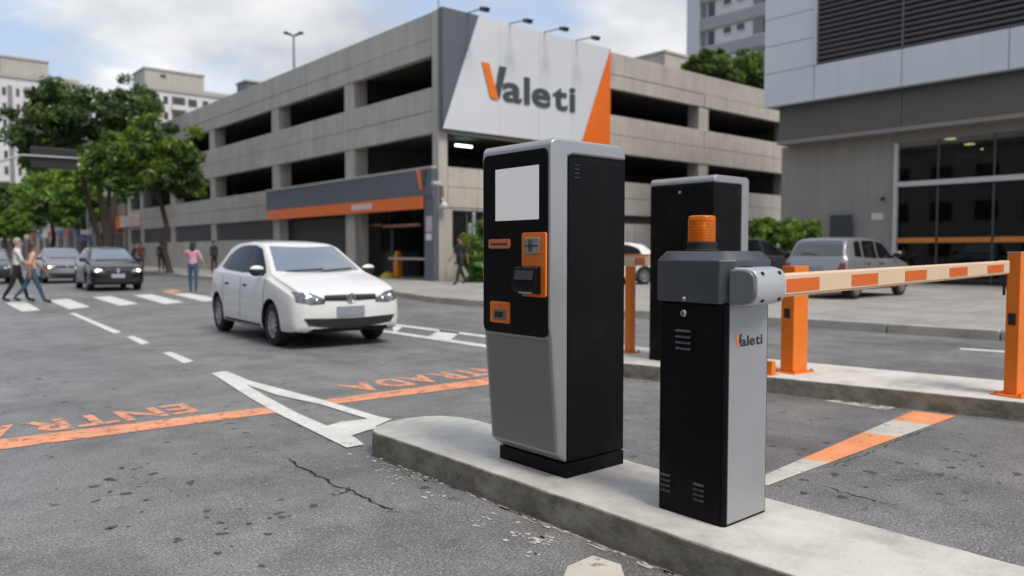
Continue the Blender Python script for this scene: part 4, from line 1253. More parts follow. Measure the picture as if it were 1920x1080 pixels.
# upper louvres
src = None; zi = ZP1 + .03; n = 0
while zi < 12.6:
    for ya, yb2 in ((YL - .08, 11.80), (11.74, 5.3), (5.24, -2)):
        if n == 0 or True:
            key = (ya, yb2)
            b = B()
            b.prism([(RX + .06, zi), (RX + .02, zi + .045), (RX + .05, zi + .075), (RX + .22, zi + .15), (RX + .25, zi + .13)], yb2, ya, 'y')
            b.build('louvre_slat', LOUVRE, rb)
    zi += 0.185; n += 1
for yd in (11.745, 5.245):
    b = B(); b.box(RX + .02, RX + .28, yd, yd + .05, ZP1 + .03, ZTOP); b.build('louvre_divider', LOUVRE, rb)
# lower louvre band
zi = 5.66
while zi < 6.93:
    for ya, yb2 in ((YE - .35, 11.99), (11.96, 4.0), (3.97, -4)):
        b = B(); b.prism([(RXB, zi), (RXB, zi + .06), (RXB + .05, zi + .085), (RXB + .05, zi)], yb2, ya, 'y'); b.build('band_slat', LOUVRE2, rb)
    zi += 0.0985
b = B(); b.box(RXB + .055, RXW + 12, YN, YE - .34, 5.655, ZP0 + .015); b.build('band_backing', LOUVRE2, rb)
b = B(); b.box(RXB - .05, RXW + .1, YN, YE - .30, 5.52, 5.65); b.build('soffit_edge', mat('soffit_grey', (0.25, 0.24, 0.22), 0.7), rb, bevel=.01)
b = B(); b.box(RXW - .02, RXW + .3, 12.5, YE - .05, 0.12, 5.51); b.build('wall', WALLG, rb)
b = B(); b.box(RXW + .3, RXW + 12, YE - .35, YE - .05, 0.12, 5.51); b.build('end_wall', WALLG, rb)
b = B(); b.box(RXW - .03, RXW + .12, YN, 12.49, 5.22, 5.515); b.build('head_beam', mat('soffit_grey', (0.25, 0.24, 0.22), 0.7), rb)
b = B(); b.box(RXW - .09, RXW + .12, 12.36, 12.50, 0.15, 5.215); b.build('frame_post', FRAME, rb, bevel=.01)
b = B(); b.box(RXW - .09, RXW + .10, YN, 12.355, 3.62, 3.80); b.build('transom', FRAME, rb, bevel=.01)
darkf = mat('dark_mullion', (0.06, 0.06, 0.058), 0.5)
ym = [12.355, 11.0, 9.25, 7.4, 5.5, 3.6, 1.7, -.2, YN]
for ya, yb2 in zip(ym[:-1], ym[1:]):
    for z0, z1 in ((.2, 3.615), (3.805, 5.215)):
        b = B(); b.box(RXW, RXW + .02, yb2 + .03, ya - .03, z0, z1); b.build('glass_pane', SHOPGLASS, rb)
    b = B(); b.box(RXW - .03, RXW + .06, yb2 - .03, yb2 + .03, .16, 5.21); b.build('mullion', darkf, rb)
b = B(); b.box(RXW - .03, RXW - .01, YN, 12.35, 1.60, 1.78); b.build('orange_glass_band', mat('orange_glass_band', (0.55, 0.20, 0.04), 0.4, var=.15, vs=1.5), rb)
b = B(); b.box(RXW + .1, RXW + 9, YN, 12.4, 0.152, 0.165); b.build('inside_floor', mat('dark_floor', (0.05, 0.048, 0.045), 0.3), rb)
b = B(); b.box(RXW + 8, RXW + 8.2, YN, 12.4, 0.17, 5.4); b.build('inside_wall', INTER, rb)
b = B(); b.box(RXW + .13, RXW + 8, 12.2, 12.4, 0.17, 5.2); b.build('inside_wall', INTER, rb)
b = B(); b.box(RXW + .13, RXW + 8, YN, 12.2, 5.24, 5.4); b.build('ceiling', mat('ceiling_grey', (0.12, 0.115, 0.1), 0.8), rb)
for px, py in ((1782, 260), (1818, 270), (1848, 279)):
    p = G(px, py, 5.23); b = B(); b.cyl((p.x, p.y, 5.21), (p.x, p.y, 5.239), .17, n=16); b.build('downlight', LAMPW, rb)
for i, (x, y, w, h) in enumerate(((32, 10.3, .3, 5), (33, 8.2, .5, 5), (31.5, 11.3, .2, 5))):
    b = B(); b.box(x, x + w, y, y + w, .17, 5.2); b.build('inside_column', mat('inside_pale', (0.14, 0.14, 0.13), 0.6), rb)
b = B(); b.box(33, 33.6, 5.0, 9.3, .17, 1.25); b.build('reception_desk', mat('inside_pale', (0.14, 0.14, 0.13), 0.6), rb)
p = PX(1645, 406, RXW - .03); b = B(); b.box(RXW - .05, RXW - .022, p.y - .22, p.y + .22, p.z - .13, p.z + .13); tag(b.build('wall_plate', mat('pale_wall_plate', (0.60, 0.52, 0.50), 0.5)), 'small pale notice plate on the grey wall beside the glass', 'sign')
p = PX(1656, 372, RXW - .03); cm = thing('wall_camera', 'tiny black camera on the grey wall near the glass front', 'camera', (RXW - .02, p.y, p.z))
b = B(); b.box(RXW - .08, RXW - .022, p.y - .05, p.y + .05, p.z - .05, p.z + .05); b.build('mount', RUBBER, cm)
b = B(); b.cyl((RXW - .09, p.y, p.z), (RXW - .36, p.y - .1, p.z - .05), .06, n=10); b.build('body', RUBBER, cm)
# dark board and white box against the wall
p0_, p1_ = PX(1556, 440, RXW - .25), PX(1597, 440, RXW - .25)
zt_ = PX(1575, 403, RXW - .25).z
bdv = thing('notice_board', 'dark slate board standing against the grey wall behind the silver hatchback', 'board', (RXW - .2, p1_.y, .15))
b = B(); b.box(RXW - .28, RXW - .2, p1_.y, p0_.y, .9, zt_); b.build('board', mat('board_slate', (0.045, 0.05, 0.062), 0.5), bdv, bevel=.02)
for y in (p1_.y + .1, p0_.y - .16): b = B(); b.box(RXW - .27, RXW - .21, y, y + .06, .15, .9); b.build('leg', sl, bdv)

# ================================================================== FAR BUILDINGS
def tower(name, label, x0, x1, y0, y1, h, face, rows, colm, wallm, bandm=None, roofblk=None, winm=None, cols=None):
    """block with real windows; face '-y' or '-x'"""
    r = thing(name, label, 'building', (x0, y0, 0))
    b = B(); b.box(x0, x1, y0, y1, 0, h); b.build('wall', wallm, r)
    b = B(); b.box(x0 - .3, x1 + .3, y0 - .3, y1 + .3, h + .01, h + .8); rf = b.build('roof', bandm or wallm, r)
    if roofblk:
        for (a0, a1, c0, c1, zt) in roofblk:
            b = B(); b.box(a0, a1, c0, c1, h + .82, zt); b.build('roof_block', bandm or wallm, rf)
            b = B(); b.box(a0 - .2, a1 + .2, c0 - .2, c1 + .2, zt + .01, zt + .35); b.build('roof_block_coping', bandm or wallm, rf)
    return r


TW = mat('tower_white', (0.62, 0.62, 0.61), 0.8, var=.08, vs=.2, streak=.15, space='World')
TB = mat('tower_beige', (0.42, 0.40, 0.36), 0.85, var=.1, vs=.2, streak=.2, space='World')
TG = mat('tower_grey', (0.32, 0.32, 0.33), 0.8, var=.1, vs=.2, space='World')
TWIN = mat('tower_window', (0.05, 0.055, 0.065), 0.25, var=.4, vs=.3, space='World')
TREC = mat('tower_recess', (0.20, 0.205, 0.215), 0.7, var=.2, vs=.3, space='World')


def py_x(px, y): return PY(px, 300, y).x
def py_z(px, py, y): return PY(px, py, y).z


Y1 = 173.0
xa, xb = py_x(-25, Y1), py_x(150, Y1)
h1 = py_z(60, 150, Y1)
t1 = tower('apartment_tower', 'white and grey apartment tower with beige roof block at the far left', xa, xb, Y1, Y1 + 16, h1, '-y', 0, 0, TW, TB,
           [(py_x(8, Y1), py_x(97, Y1), Y1 + 1, Y1 + 9, py_z(30, 108, Y1)), (py_x(100, Y1), py_x(152, Y1), Y1 + 2, Y1 + 8, py_z(120, 147, Y1))])
for k, (pa_, pb_, m) in enumerate(((18, 27, TREC), (48, 74, TREC), (100, 108, TREC))):
    b = B(); b.box(py_x(pa_, Y1), py_x(pb_, Y1), Y1 - .06, Y1 - .01, 4, h1 - 1.5); b.build('balcony_bay', m, t1)
fl = 2.95
for i in range(12):
    z = h1 - 3.4 - i * fl
    if z < 6: break
    for pa_, pb_ in ((8, 15), (34, 40), (50, 60), (63, 73), (85, 95), (112, 124), (132, 144)):
        b = B(); xw0, xw1 = py_x(pa_, Y1), py_x(pb_, Y1); b.box(xw0, xw1, Y1 - .12, Y1 - .065, z, z + 1.45); b.build('window', TWIN, t1)
    b = B(); b.box(py_x(47, Y1), py_x(75, Y1), Y1 - .5, Y1 - .13, z - .95, z - .1); b.build('balcony', TW, t1)

Y2 = 152.0
xa, xb = py_x(282, Y2), py_x(440, Y2)
h2 = py_z(290, 168, Y2)
t2 = tower('apartment_tower', 'cream apartment tower with tall roof block above the trees and garage', xa, xb, Y2, Y2 + 14, h2, '-y', 0, 0, TW, TB,
           [(py_x(276, Y2), py_x(386, Y2), Y2 + .3, Y2 + 8, py_z(280, 129, Y2))])
b = B(); b.box(py_x(305, Y2), py_x(315, Y2), Y2 + .2, Y2 + .28, py_z(310, 145, Y2), py_z(310, 140, Y2)); b.build('vent', TWIN, t2)
b = B(); b.box(py_x(324, Y2), py_x(350, Y2), Y2 - .06, Y2 - .01, 4, h2 - .8); b.build('balcony_bay', TREC, t2)
for i in range(12):
    z = h2 - 2.3 - i * 2.9
    if z < 6: break
    for pa_, pb_ in ((309, 317), (327, 347), (355, 371), (382, 392), (400, 412), (288, 296)):
        b = B(); b.box(py_x(pa_, Y2), py_x(pb_, Y2), Y2 - .12, Y2 - .065, z, z + 1.3); b.build('window', TWIN, t2)
    b = B(); b.box(py_x(323, Y2), py_x(351, Y2), Y2 - .6, Y2 - .13, z - 1.0, z - .1); b.build('balcony', TW, t2)

# apartment block behind the garage on the right (its face looks down the street)
AX = 62.0
def px_y(px): return PX(px, 300, AX).y
def px_z(px, py): return PX(px, py, AX).z
ya_, yb_2 = px_y(1312), 24.0
t3 = thing('apartment_block', 'white and grey banded apartment block rising behind the garage roof', 'building', (AX, ya_, 0))
b = B(); b.box(AX, AX + 15, yb_2, ya_, 0, 34); b.build('wall', TW, t3)
b = B(); b.box(AX - .5, AX + 15, ya_ + .01, px_y(1291), 0, 34); b.build('corner_fin', mat('fin_bluewhite', (0.50, 0.54, 0.60), 0.7, var=.05, vs=.3), t3)
b = B(); b.box(AX - .5, AX + 15.2, yb_2 - .2, px_y(1291) + .1, 34.01, 34.6); b.build('roof', TG, t3)
zw = px_z(1340, 58) ; pit = px_z(1340, 58) - px_z(1340, 111)
for i in range(-6, 8):
    z = px_z(1325, 88) + i * pit + .05
    if z < 9 or z > 31: continue
    b = B(); b.box(AX - .25, AX - .01, yb_2, ya_ - .02, z - 1.15, z - .12); b.build('spandrel', TG, t3)
    for pa_, pb_, m, dz0, dz1 in ((1313, 1322, TREC, 0, 1.35), (1325, 1337, TWIN, 0, 1.35), (1354, 1367, TWIN, .75, 1.3), (1379, 1392, TWIN, .75, 1.3), (1409, 1424, TREC, 0, 1.35), (1426, 1440, TWIN, 0, 1.35)):
        b = B(); b.box(AX - .05, AX - .01, px_y(pb_), px_y(pa_), z + dz0, z + dz1); w = b.build('window', m, t3)
        b = B(); b.box(AX - .10, AX - .051, px_y(pb_), px_y(pa_), z + dz0 - .1, z + dz0 - .005); b.build('sill', TW, w)

# low shops down the street beyond the garage
SHC = [mat('shop_wall_%s' % n, c, .85, var=.15, vs=.5, streak=.2, space='World') for n, c in (('beige', (.36, .31, .26)), ('grey', (.26, .26, .26)), ('cream', (.48, .44, .38)))]
ys = 70.0
for i, (w, h, lab) in enumerate(((11, 5.5, 'beige low shop next to the garage behind the tree trunks'), (13, 7, 'grey two storey shop house down the street under the trees'), (16, 6, 'cream shop house at the far end of the street'), (20, 8, 'farthest beige shop house at the end of the street'))):
    sh = thing('shop_house', lab, 'building', (17.4, ys, .15), group='shop houses beyond the garage')
    m = SHC[i % 3]
    b = B(); b.box(17.4, 30, ys + .05, ys + w - .05, .15, h); b.build('wall', m, sh)
    b = B(); b.box(17.2, 30.2, ys + .02, ys + w - .02, h + .01, h + .4); b.build('roof', TB, sh)
    n = int(w / 3.6)
    for k in range(n):
        y = ys + .6 + k * (w - .8) / n
        b = B(); b.box(17.32, 17.39, y, y + 2.3, .16, 2.7); b.build('shutter', mat('shutter_dark', (0.05, 0.048, 0.046), .6), sh)
        b = B(); b.box(17.0, 17.39, y - .1, y + 2.4, 2.9, 3.5); b.build('shop_fascia', [mat('fascia_red', (.35, .08, .05), .6), mat('fascia_white', (.6, .57, .52), .6), mat('fascia_blue', (.1, .15, .3), .6)][(k + i) % 3], sh)
        if h > 6: b = B(); b.box(17.32, 17.39, y + .3, y + 1.7, 4.3, 5.6); b.build('window', TWIN, sh)
    ys += w
xe = 11.0
fh_ = thing('shop_house', 'pale low building closing the street view at the left edge', 'building', (5, 150, 0), group='shop houses beyond the garage')
b = B(); b.box(8, 40, 138, 150, 0, 7.5); b.build('wall', SHC[2], fh_)
b = B(); b.box(7.8, 40.2, 137.8, 150.2, 7.51, 8); b.build('roof', TB, fh_)
for k in range(7): b = B(); b.box(9 + k * 4, 11.6 + k * 4, 137.9, 137.99, .1, 3); b.build('shutter', mat('shutter_dark', (0.05, 0.048, 0.046), .6), fh_)

# unseen houses added across the street, to shade and mirror in panes and paint
for i, (y0_, y1_, h_, m_, lab) in enumerate(((-22, -3, 11, TB, 'unseen beige office block added across the street, left of the picture edge'), (-2, 17, 14, TG, 'unseen grey apartment house added across the street, left of the picture edge'), (18, 40, 10, SHC[2], 'unseen cream shop house added across the street, left of the picture edge'), (41, 66, 13, SHC[1], 'unseen dark grey flats added across the street, left of the picture edge'))):
    ob = thing('unseen_street_house', lab, 'building', (-13, y0_, 0), group='unseen houses added across the street')
    b = B(); b.box(-26, -13, y0_, y1_, 0, h_); b.build('wall', m_, ob)
    b = B(); b.box(-26.2, -12.8, y0_ - .2, y1_ + .2, h_ + .01, h_ + .4); b.build('roof', TB, ob)
    n = int((y1_ - y0_) / 3.2)
    for k in range(n):
        for f_ in range(int(h_ / 3)):
            y = y0_ + .8 + k * (y1_ - y0_ - 1) / n
            b = B(); b.box(-12.99, -12.93, y, y + 1.7, .9 + f_ * 3, 2.5 + f_ * 3); b.build('window', TWIN, ob)

# ================================================================== TREES AND SHRUBS
def leaf_mat(name, col, tcol):
    m, nt, b = nodes_of(name)
    N = nt.nodes.new; L = nt.links.new
    geo = N('ShaderNodeNewGeometry'); n = N('ShaderNodeTexNoise'); n.inputs['Scale'].default_value = 0.9; n.inputs['Detail'].default_value = 4
    L(geo.outputs['Position'], n.inputs['Vector'])
    r = N('ShaderNodeMapRange'); r.inputs['From Min'].default_value = .3; r.inputs['From Max'].default_value = .7; r.inputs['To Min'].default_value = .7; r.inputs['To Max'].default_value = 1.35
    L(n.outputs['Fac'], r.inputs['Value'])
    sc = N('ShaderNodeVectorMath'); sc.operation = 'SCALE'; sc.inputs[0].default_value = col; L(r.outputs[0], sc.inputs['Scale'])
    L(sc.outputs[0], b.inputs['Base Color']); b.inputs['Roughness'].default_value = .5; b.inputs['Specular IOR Level'].default_value = .35
    tl = N('ShaderNodeBsdfTranslucent'); tl.inputs['Color'].default_value = tuple(tcol) + (1,)
    mx = N('ShaderNodeMixShader'); mx.inputs[0].default_value = .3
    L(b.outputs[0], mx.inputs[1]); L(tl.outputs[0], mx.inputs[2]); L(mx.outputs[0], nt.nodes['Material Output'].inputs['Surface'])
    return m


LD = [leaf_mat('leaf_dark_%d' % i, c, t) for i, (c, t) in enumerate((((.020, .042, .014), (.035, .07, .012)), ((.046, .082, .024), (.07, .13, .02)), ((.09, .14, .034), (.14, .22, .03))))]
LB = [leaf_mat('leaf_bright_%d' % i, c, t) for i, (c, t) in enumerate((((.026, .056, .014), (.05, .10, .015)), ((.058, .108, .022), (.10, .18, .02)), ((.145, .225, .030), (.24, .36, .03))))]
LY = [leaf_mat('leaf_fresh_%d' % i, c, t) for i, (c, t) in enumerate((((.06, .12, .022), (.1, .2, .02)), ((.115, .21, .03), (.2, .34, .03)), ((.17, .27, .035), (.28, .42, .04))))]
BARK = mat('dark_bark', (0.05, 0.04, 0.032), .9, var=.4, vs=8, bump=.6, bs=25)


def foliage(name, parent, c, rad, nclump, nleaf, size, mats, seed, lo=-0.75, clump=0.30, upbias=0.35):
    rs = np.random.RandomState(seed)
    c = np.array(c, float); rad = np.array(rad, float)
    V, Fm = [], []
    d = rs.normal(size=(nclump * 3, 3)); d /= np.linalg.norm(d, axis=1)[:, None]
    d = d[d[:, 2] > lo][:nclump]
    rr = rs.uniform(0.35, 1.0, len(d)) ** 0.5
    lump = 1 + 0.22 * np.sin(d[:, 0] * 5 + seed) * np.cos(d[:, 1] * 4 + seed * 2) + 0.12 * rs.normal(size=len(d))
    cen = c + d * rad * (rr * lump)[:, None]
    for i, cc in enumerate(cen):
        k = int(nleaf * rs.uniform(.6, 1.4))
        cr = clump * min(rad) * rs.uniform(.6, 1.35)
        off = rs.normal(size=(k, 3)); off /= np.linalg.norm(off, axis=1)[:, None]
        off *= (rs.uniform(0, 1, k) ** 0.45)[:, None] * np.array([cr, cr, cr * .62])
        p = cc + off
        nrm = off / cr + rs.normal(size=(k, 3)) * .7; nrm[:, 2] += upbias
        nrm /= np.linalg.norm(nrm, axis=1)[:, None]
        t = np.cross(nrm, rs.normal(size=(k, 3))); t /= np.linalg.norm(t, axis=1)[:, None]
        bt = np.cross(nrm, t)
        s = (size * rs.uniform(.6, 1.3, k))[:, None]
        q = np.stack([p - t * s, p + bt * s * .42 + t * s * .05, p + t * s, p - bt * s * .42 + t * s * .05], 1)
        V.append(q.reshape(-1, 3))
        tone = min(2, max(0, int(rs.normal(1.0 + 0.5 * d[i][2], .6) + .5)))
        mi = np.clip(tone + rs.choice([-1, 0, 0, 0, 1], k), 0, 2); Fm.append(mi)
    V = np.concatenate(V); Fm = np.concatenate(Fm)
    off = np.array(wl(parent)) if parent else np.zeros(3)
    V = V - off
    me = bpy.data.meshes.new(name); nf = len(Fm)
    me.vertices.add(len(V)); me.vertices.foreach_set('co', V.astype(np.float32).ravel())
    me.loops.add(nf * 4); me.loops.foreach_set('vertex_index', np.arange(nf * 4, dtype=np.int32))
    me.polygons.add(nf); me.polygons.foreach_set('loop_start', np.arange(0, nf * 4, 4, dtype=np.int32))
    me.polygons.foreach_set('loop_total', np.full(nf, 4, dtype=np.int32))
    for m in mats: me.materials.append(m)
    me.polygons.foreach_set('material_index', Fm.astype(np.int32))
    me.update(calc_edges=True)
    o = bpy.data.objects.new(name, me); COL.objects.link(o); o.parent = parent
    return o, cen


def limb(b, p, d, r, L, depth, rng, tips):
    n = 5; pts = [Vector(p)]; rs_ = [r]
    for i in range(n):
        d = (d + Vector((rng.gauss(0, .12), rng.gauss(0, .12), .05))).normalized()
        pts.append(pts[-1] + d * (L / n)); rs_.append(r * (1 - .5 * (i + 1) / n))
    b.tube(pts, rs_, 8)
    if depth:
        for k in range(rng.choice((2, 3))):
            a = rng.uniform(0, 6.283); t = d.orthogonal().normalized(); u = d.cross(t)
            nd = (d + (t * math.cos(a) + u * math.sin(a)) * rng.uniform(.5, .9)).normalized()
            limb(b, pts[-1 - (k == 2)], nd, r * .5, L * .72, depth - 1, rng, tips)
    else:
        tips.append(pts[-1])


def tree(label, base, height, crown_c, crown_r, mats, seed, trunks=((0, 0, .2),), nclump=110, nleaf=100, leaf=.17, group='street trees on the left', lo=-.75, clump=.3):
    rng = random.Random(seed)
    t = thing('street_tree', label, 'tree', base, 0, group)
    b = B(); tips = []
    fork = crown_c[2] - crown_r[2] * .75
    for lx, ly, r in trunks:
        top = Vector((base[0] + (crown_c[0] - base[0]) * .4 + lx, base[1] + (crown_c[1] - base[1]) * .4 + ly, max(fork, base[2] + 1.8)))
        st = Vector(base) + Vector((lx * .12, ly * .12, 0))
        pts = [st, st.lerp(top, .06) + Vector((0, 0, .02)), st.lerp(top, .35) + Vector((rng.gauss(0, .1), rng.gauss(0, .1), 0)), st.lerp(top, .7) + Vector((rng.gauss(0, .12), rng.gauss(0, .12), 0)), top]
        b.tube(pts, [r * 1.5, r * 1.1, r, r * .9, r * .8], 10)
        for k in range(3 if len(trunks) < 3 else 2):
            a = rng.uniform(0, 6.28)
            limb(b, top, Vector((math.cos(a) * .6, math.sin(a) * .6, 1)).normalized(), r * .6, crown_r[2] * .55, 2, rng, tips)
    b.build('trunk', BARK, t, smooth=60)
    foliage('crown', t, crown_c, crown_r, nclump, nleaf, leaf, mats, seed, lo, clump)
    return t


def at(px, py, Y): return PY(px, py, Y)


# front tree with leaning trunk
Yt = 40.0
base = G(316, 513, .15); base = Vector((12.55, 41.8, .15))
base = PX(318, 512, 12.75); base.z = .15
Yt = base.y
cc = at(282, 318, Yt)
wpx = lambda n, Y, px=282: n * (at(px + 1, 300, Y) - at(px, 300, Y)).length
tree('rounded bright green street tree with one slim leaning trunk before the garage wall', base, 8, (cc.x, cc.y, cc.z), (wpx(98, Yt), wpx(98, Yt), at(282, 232, Yt).z - cc.z), LB, 11, nclump=125, nleaf=100, leaf=.17, lo=-.6, clump=.26, trunks=((0, 0, .15),))
# big dark tree behind with several stems
Yt = 56.0
bx_ = PX(203, 500, 13.6); Yt = bx_.y
cc = at(150, 262, Yt)
tree('tall dark broad street tree with three stems behind the bright one', (bx_.x, bx_.y, .15), 13, (cc.x, cc.y, cc.z), (wpx(128, Yt), wpx(95, Yt), at(150, 165, Yt).z - cc.z), LD, 21, trunks=((-.75, .3, .19), (.15, 0, .2), (.95, .2, .17)), nclump=150, nleaf=100, leaf=.24, lo=-.55, clump=.25)
cc = at(252, 195, Yt + 12)
tree('slender dark tree whose top shows beside the far cream tower', (PX(245, 480, 15.2).x, PX(245, 480, 15.2).y + 6, .15), 13, (cc.x, cc.y, cc.z), (2.1, 2.1, 2.0), LD, 22, nclump=50, nleaf=90, leaf=.2)
# fresh green trees farther down the street
for i, (px, py, Y, rw, rh, ms, lab) in enumerate((
        (92, 375, 84, 75, 62, LY, 'fresh yellow green tree under the dark crown at the left'),
        (150, 370, 74, 42, 50, LY, 'small fresh green tree beside the lamp pole'),
        (2, 385, 96, 50, 42, LD, 'dark green tree at the left edge of the street'),
        (18, 425, 78, 34, 24, LY, 'low light green tree behind the crossing pair'),
        )):
    cc = at(px, py, Y); w = wpx(rw, Y, px); hz = at(px, py - rh, Y).z - cc.z
    tree(lab, (cc.x + .3, cc.y, .0), cc.z, (cc.x, cc.y, cc.z), (w, w, hz), ms, 40 + i, nclump=100, nleaf=90, leaf=.24, lo=-.8)


def shrub(label, c, rad, mats, seed, n=40, nl=70, leaf=.1, group=None, cat='shrub', base_z=None):
    t = thing('shrub', label, cat, (c[0], c[1], base_z if base_z is not None else c[2] - rad[2]), 0, group)
    rng = random.Random(seed); b = B(); bz_ = t.location.z
    for k in range(5):
        a = rng.uniform(0, 6.28); b.tube([(c[0], c[1], bz_), (c[0] + math.cos(a) * rad[0] * .3, c[1] + math.sin(a) * rad[1] * .3, bz_ + (c[2] - bz_) * .7), (c[0] + math.cos(a) * rad[0] * .6, c[1] + math.sin(a) * rad[1] * .6, c[2] + rad[2] * .4)], [.04, .03, .015], 6)
    b.build('stem', BARK, t)
    foliage('foliage', t, c, rad, n, nl, leaf, mats, seed, -.9, .38)
    return t


for i, (px, py, rw, rh) in enumerate(((1318, 128, 24, 22), (1352, 136, 26, 26), (1390, 132, 26, 30), (1420, 142, 20, 26))):
    cc = at(px, py, 27.0); w = wpx(rw, 27.0, px) * .9
    shrub('%s green shrub in the row on the garage roof edge' % ('leftmost', 'second', 'third', 'rightmost')[i], (cc.x, cc.y, cc.z), (w, w, wpx(rh, 27, px) * .8), LB, 60 + i, 40, 80, .13, 'shrubs on the garage roof', base_z=9.36)
for i, (px, py, rw, rh, X, lab) in enumerate(((1440, 436, 34, 26, 26.2, 'bushy green shrub behind the dark parked car'), (1492, 442, 44, 32, 26.2, 'wider green shrub against the grey wall behind the silver hatchback'))):
    cc = PX(px, py, X); w = rw / FPX * 27
    shrub(lab, (cc.x, cc.y, cc.z), (w, w, rh / FPX * 27), LY, 70 + i, 60, 80, .11, 'shrubs by the grey wall', base_z=.15)
p = G(893, 530, .15); cc = PX(893, 478, p.x)
shrub('tall leafy shrub by the steel posts at the garage corner', (p.x + .5, p.y + .2, cc.z), (.75, .75, 1.1), LY, 80, 70, 80, .13, None, base_z=.15)

# ================================================================== CARS
def smooth_tab(s, keys, vals, k=0.05):
    f = np.interp(s, keys, vals)
    # average over a short window for soft transitions
    acc = np.zeros_like(f)
    for d in (-1, -.5, 0, .5, 1):
        acc += np.interp(np.clip(s + d * k, keys[0], keys[-1]), keys, vals)
    return acc / 5


def catmull(P, n):
    P = np.array(P); out = []
    Q = np.vstack([2 * P[0] - P[1], P, 2 * P[-1] - P[-2]])
    for i in range(len(P) - 1):
        p0, p1, p2, p3 = Q[i], Q[i + 1], Q[i + 2], Q[i + 3]
        for t in np.linspace(0, 1, n, endpoint=False):
            out.append(.5 * (2 * p1 + (p2 - p0) * t + (2 * p0 - 5 * p1 + 4 * p2 - p3) * t * t + (3 * p1 - p0 - 3 * p2 + p3) * t ** 3))
    out.append(P[-1]); return np.array(out)


GOL = dict(L=3.90, keys=[0, .03, .09, .2, .45, .75, 1.0, 1.35, 1.7, 1.9, 2.4, 3.0, 3.35, 3.6, 3.76, 3.85, 3.90],
           zt=[.67, .735, .78, .82, .885, .945, .995, 1.20, 1.39, 1.435, 1.465, 1.445, 1.395, 1.22, 1.02, .88, .64],
           w=[.61, .71, .77, .80, .82, .828, .83, .832, .832, .832, .832, .83, .82, .80, .765, .72, .62],
           zb=[.30, .24, .215, .20, .19, .185, .185, .185, .185, .185, .185, .19, .20, .23, .26, .30, .36],
           belt=[.60, .655, .695, .73, .80, .865, .92, .93, .935, .94, .95, .965, .975, .98, .93, .82, .60],
           wr=[.50, .60, .67, .70, .715, .715, .70, .63, .585, .575, .565, .555, .55, .56, .58, .58, .5],
           fw=.80, rw=3.265, wr_=.295, ww=.19, yw=.80)
UNO = dict(L=3.66, keys=[0, .03, .09, .2, .45, .8, 1.0, 1.3, 1.6, 1.75, 2.3, 2.9, 3.2, 3.38, 3.52, 3.61, 3.66],
           zt=[.60, .68, .73, .77, .84, .91, .95, 1.14, 1.32, 1.38, 1.43, 1.425, 1.40, 1.30, 1.02, .86, .55],
           w=[.60, .68, .73, .76, .772, .778, .78, .78, .78, .78, .78, .778, .775, .77, .765, .755, .72],
           zb=[.30, .24, .22, .21, .20, .2, .2, .2, .2, .2, .2, .2, .21, .22, .25, .30, .34],
           belt=[.54, .60, .64, .69, .77, .84, .88, .89, .89, .89, .90, .91, .92, .93, .92, .80, .50],
           wr=[.48, .58, .64, .66, .68, .69, .68, .65, .62, .615, .605, .60, .60, .605, .635, .64, .6],
           fw=.72, rw=3.08, wr_=.275, ww=.16, yw=.755)
_bodies = {}


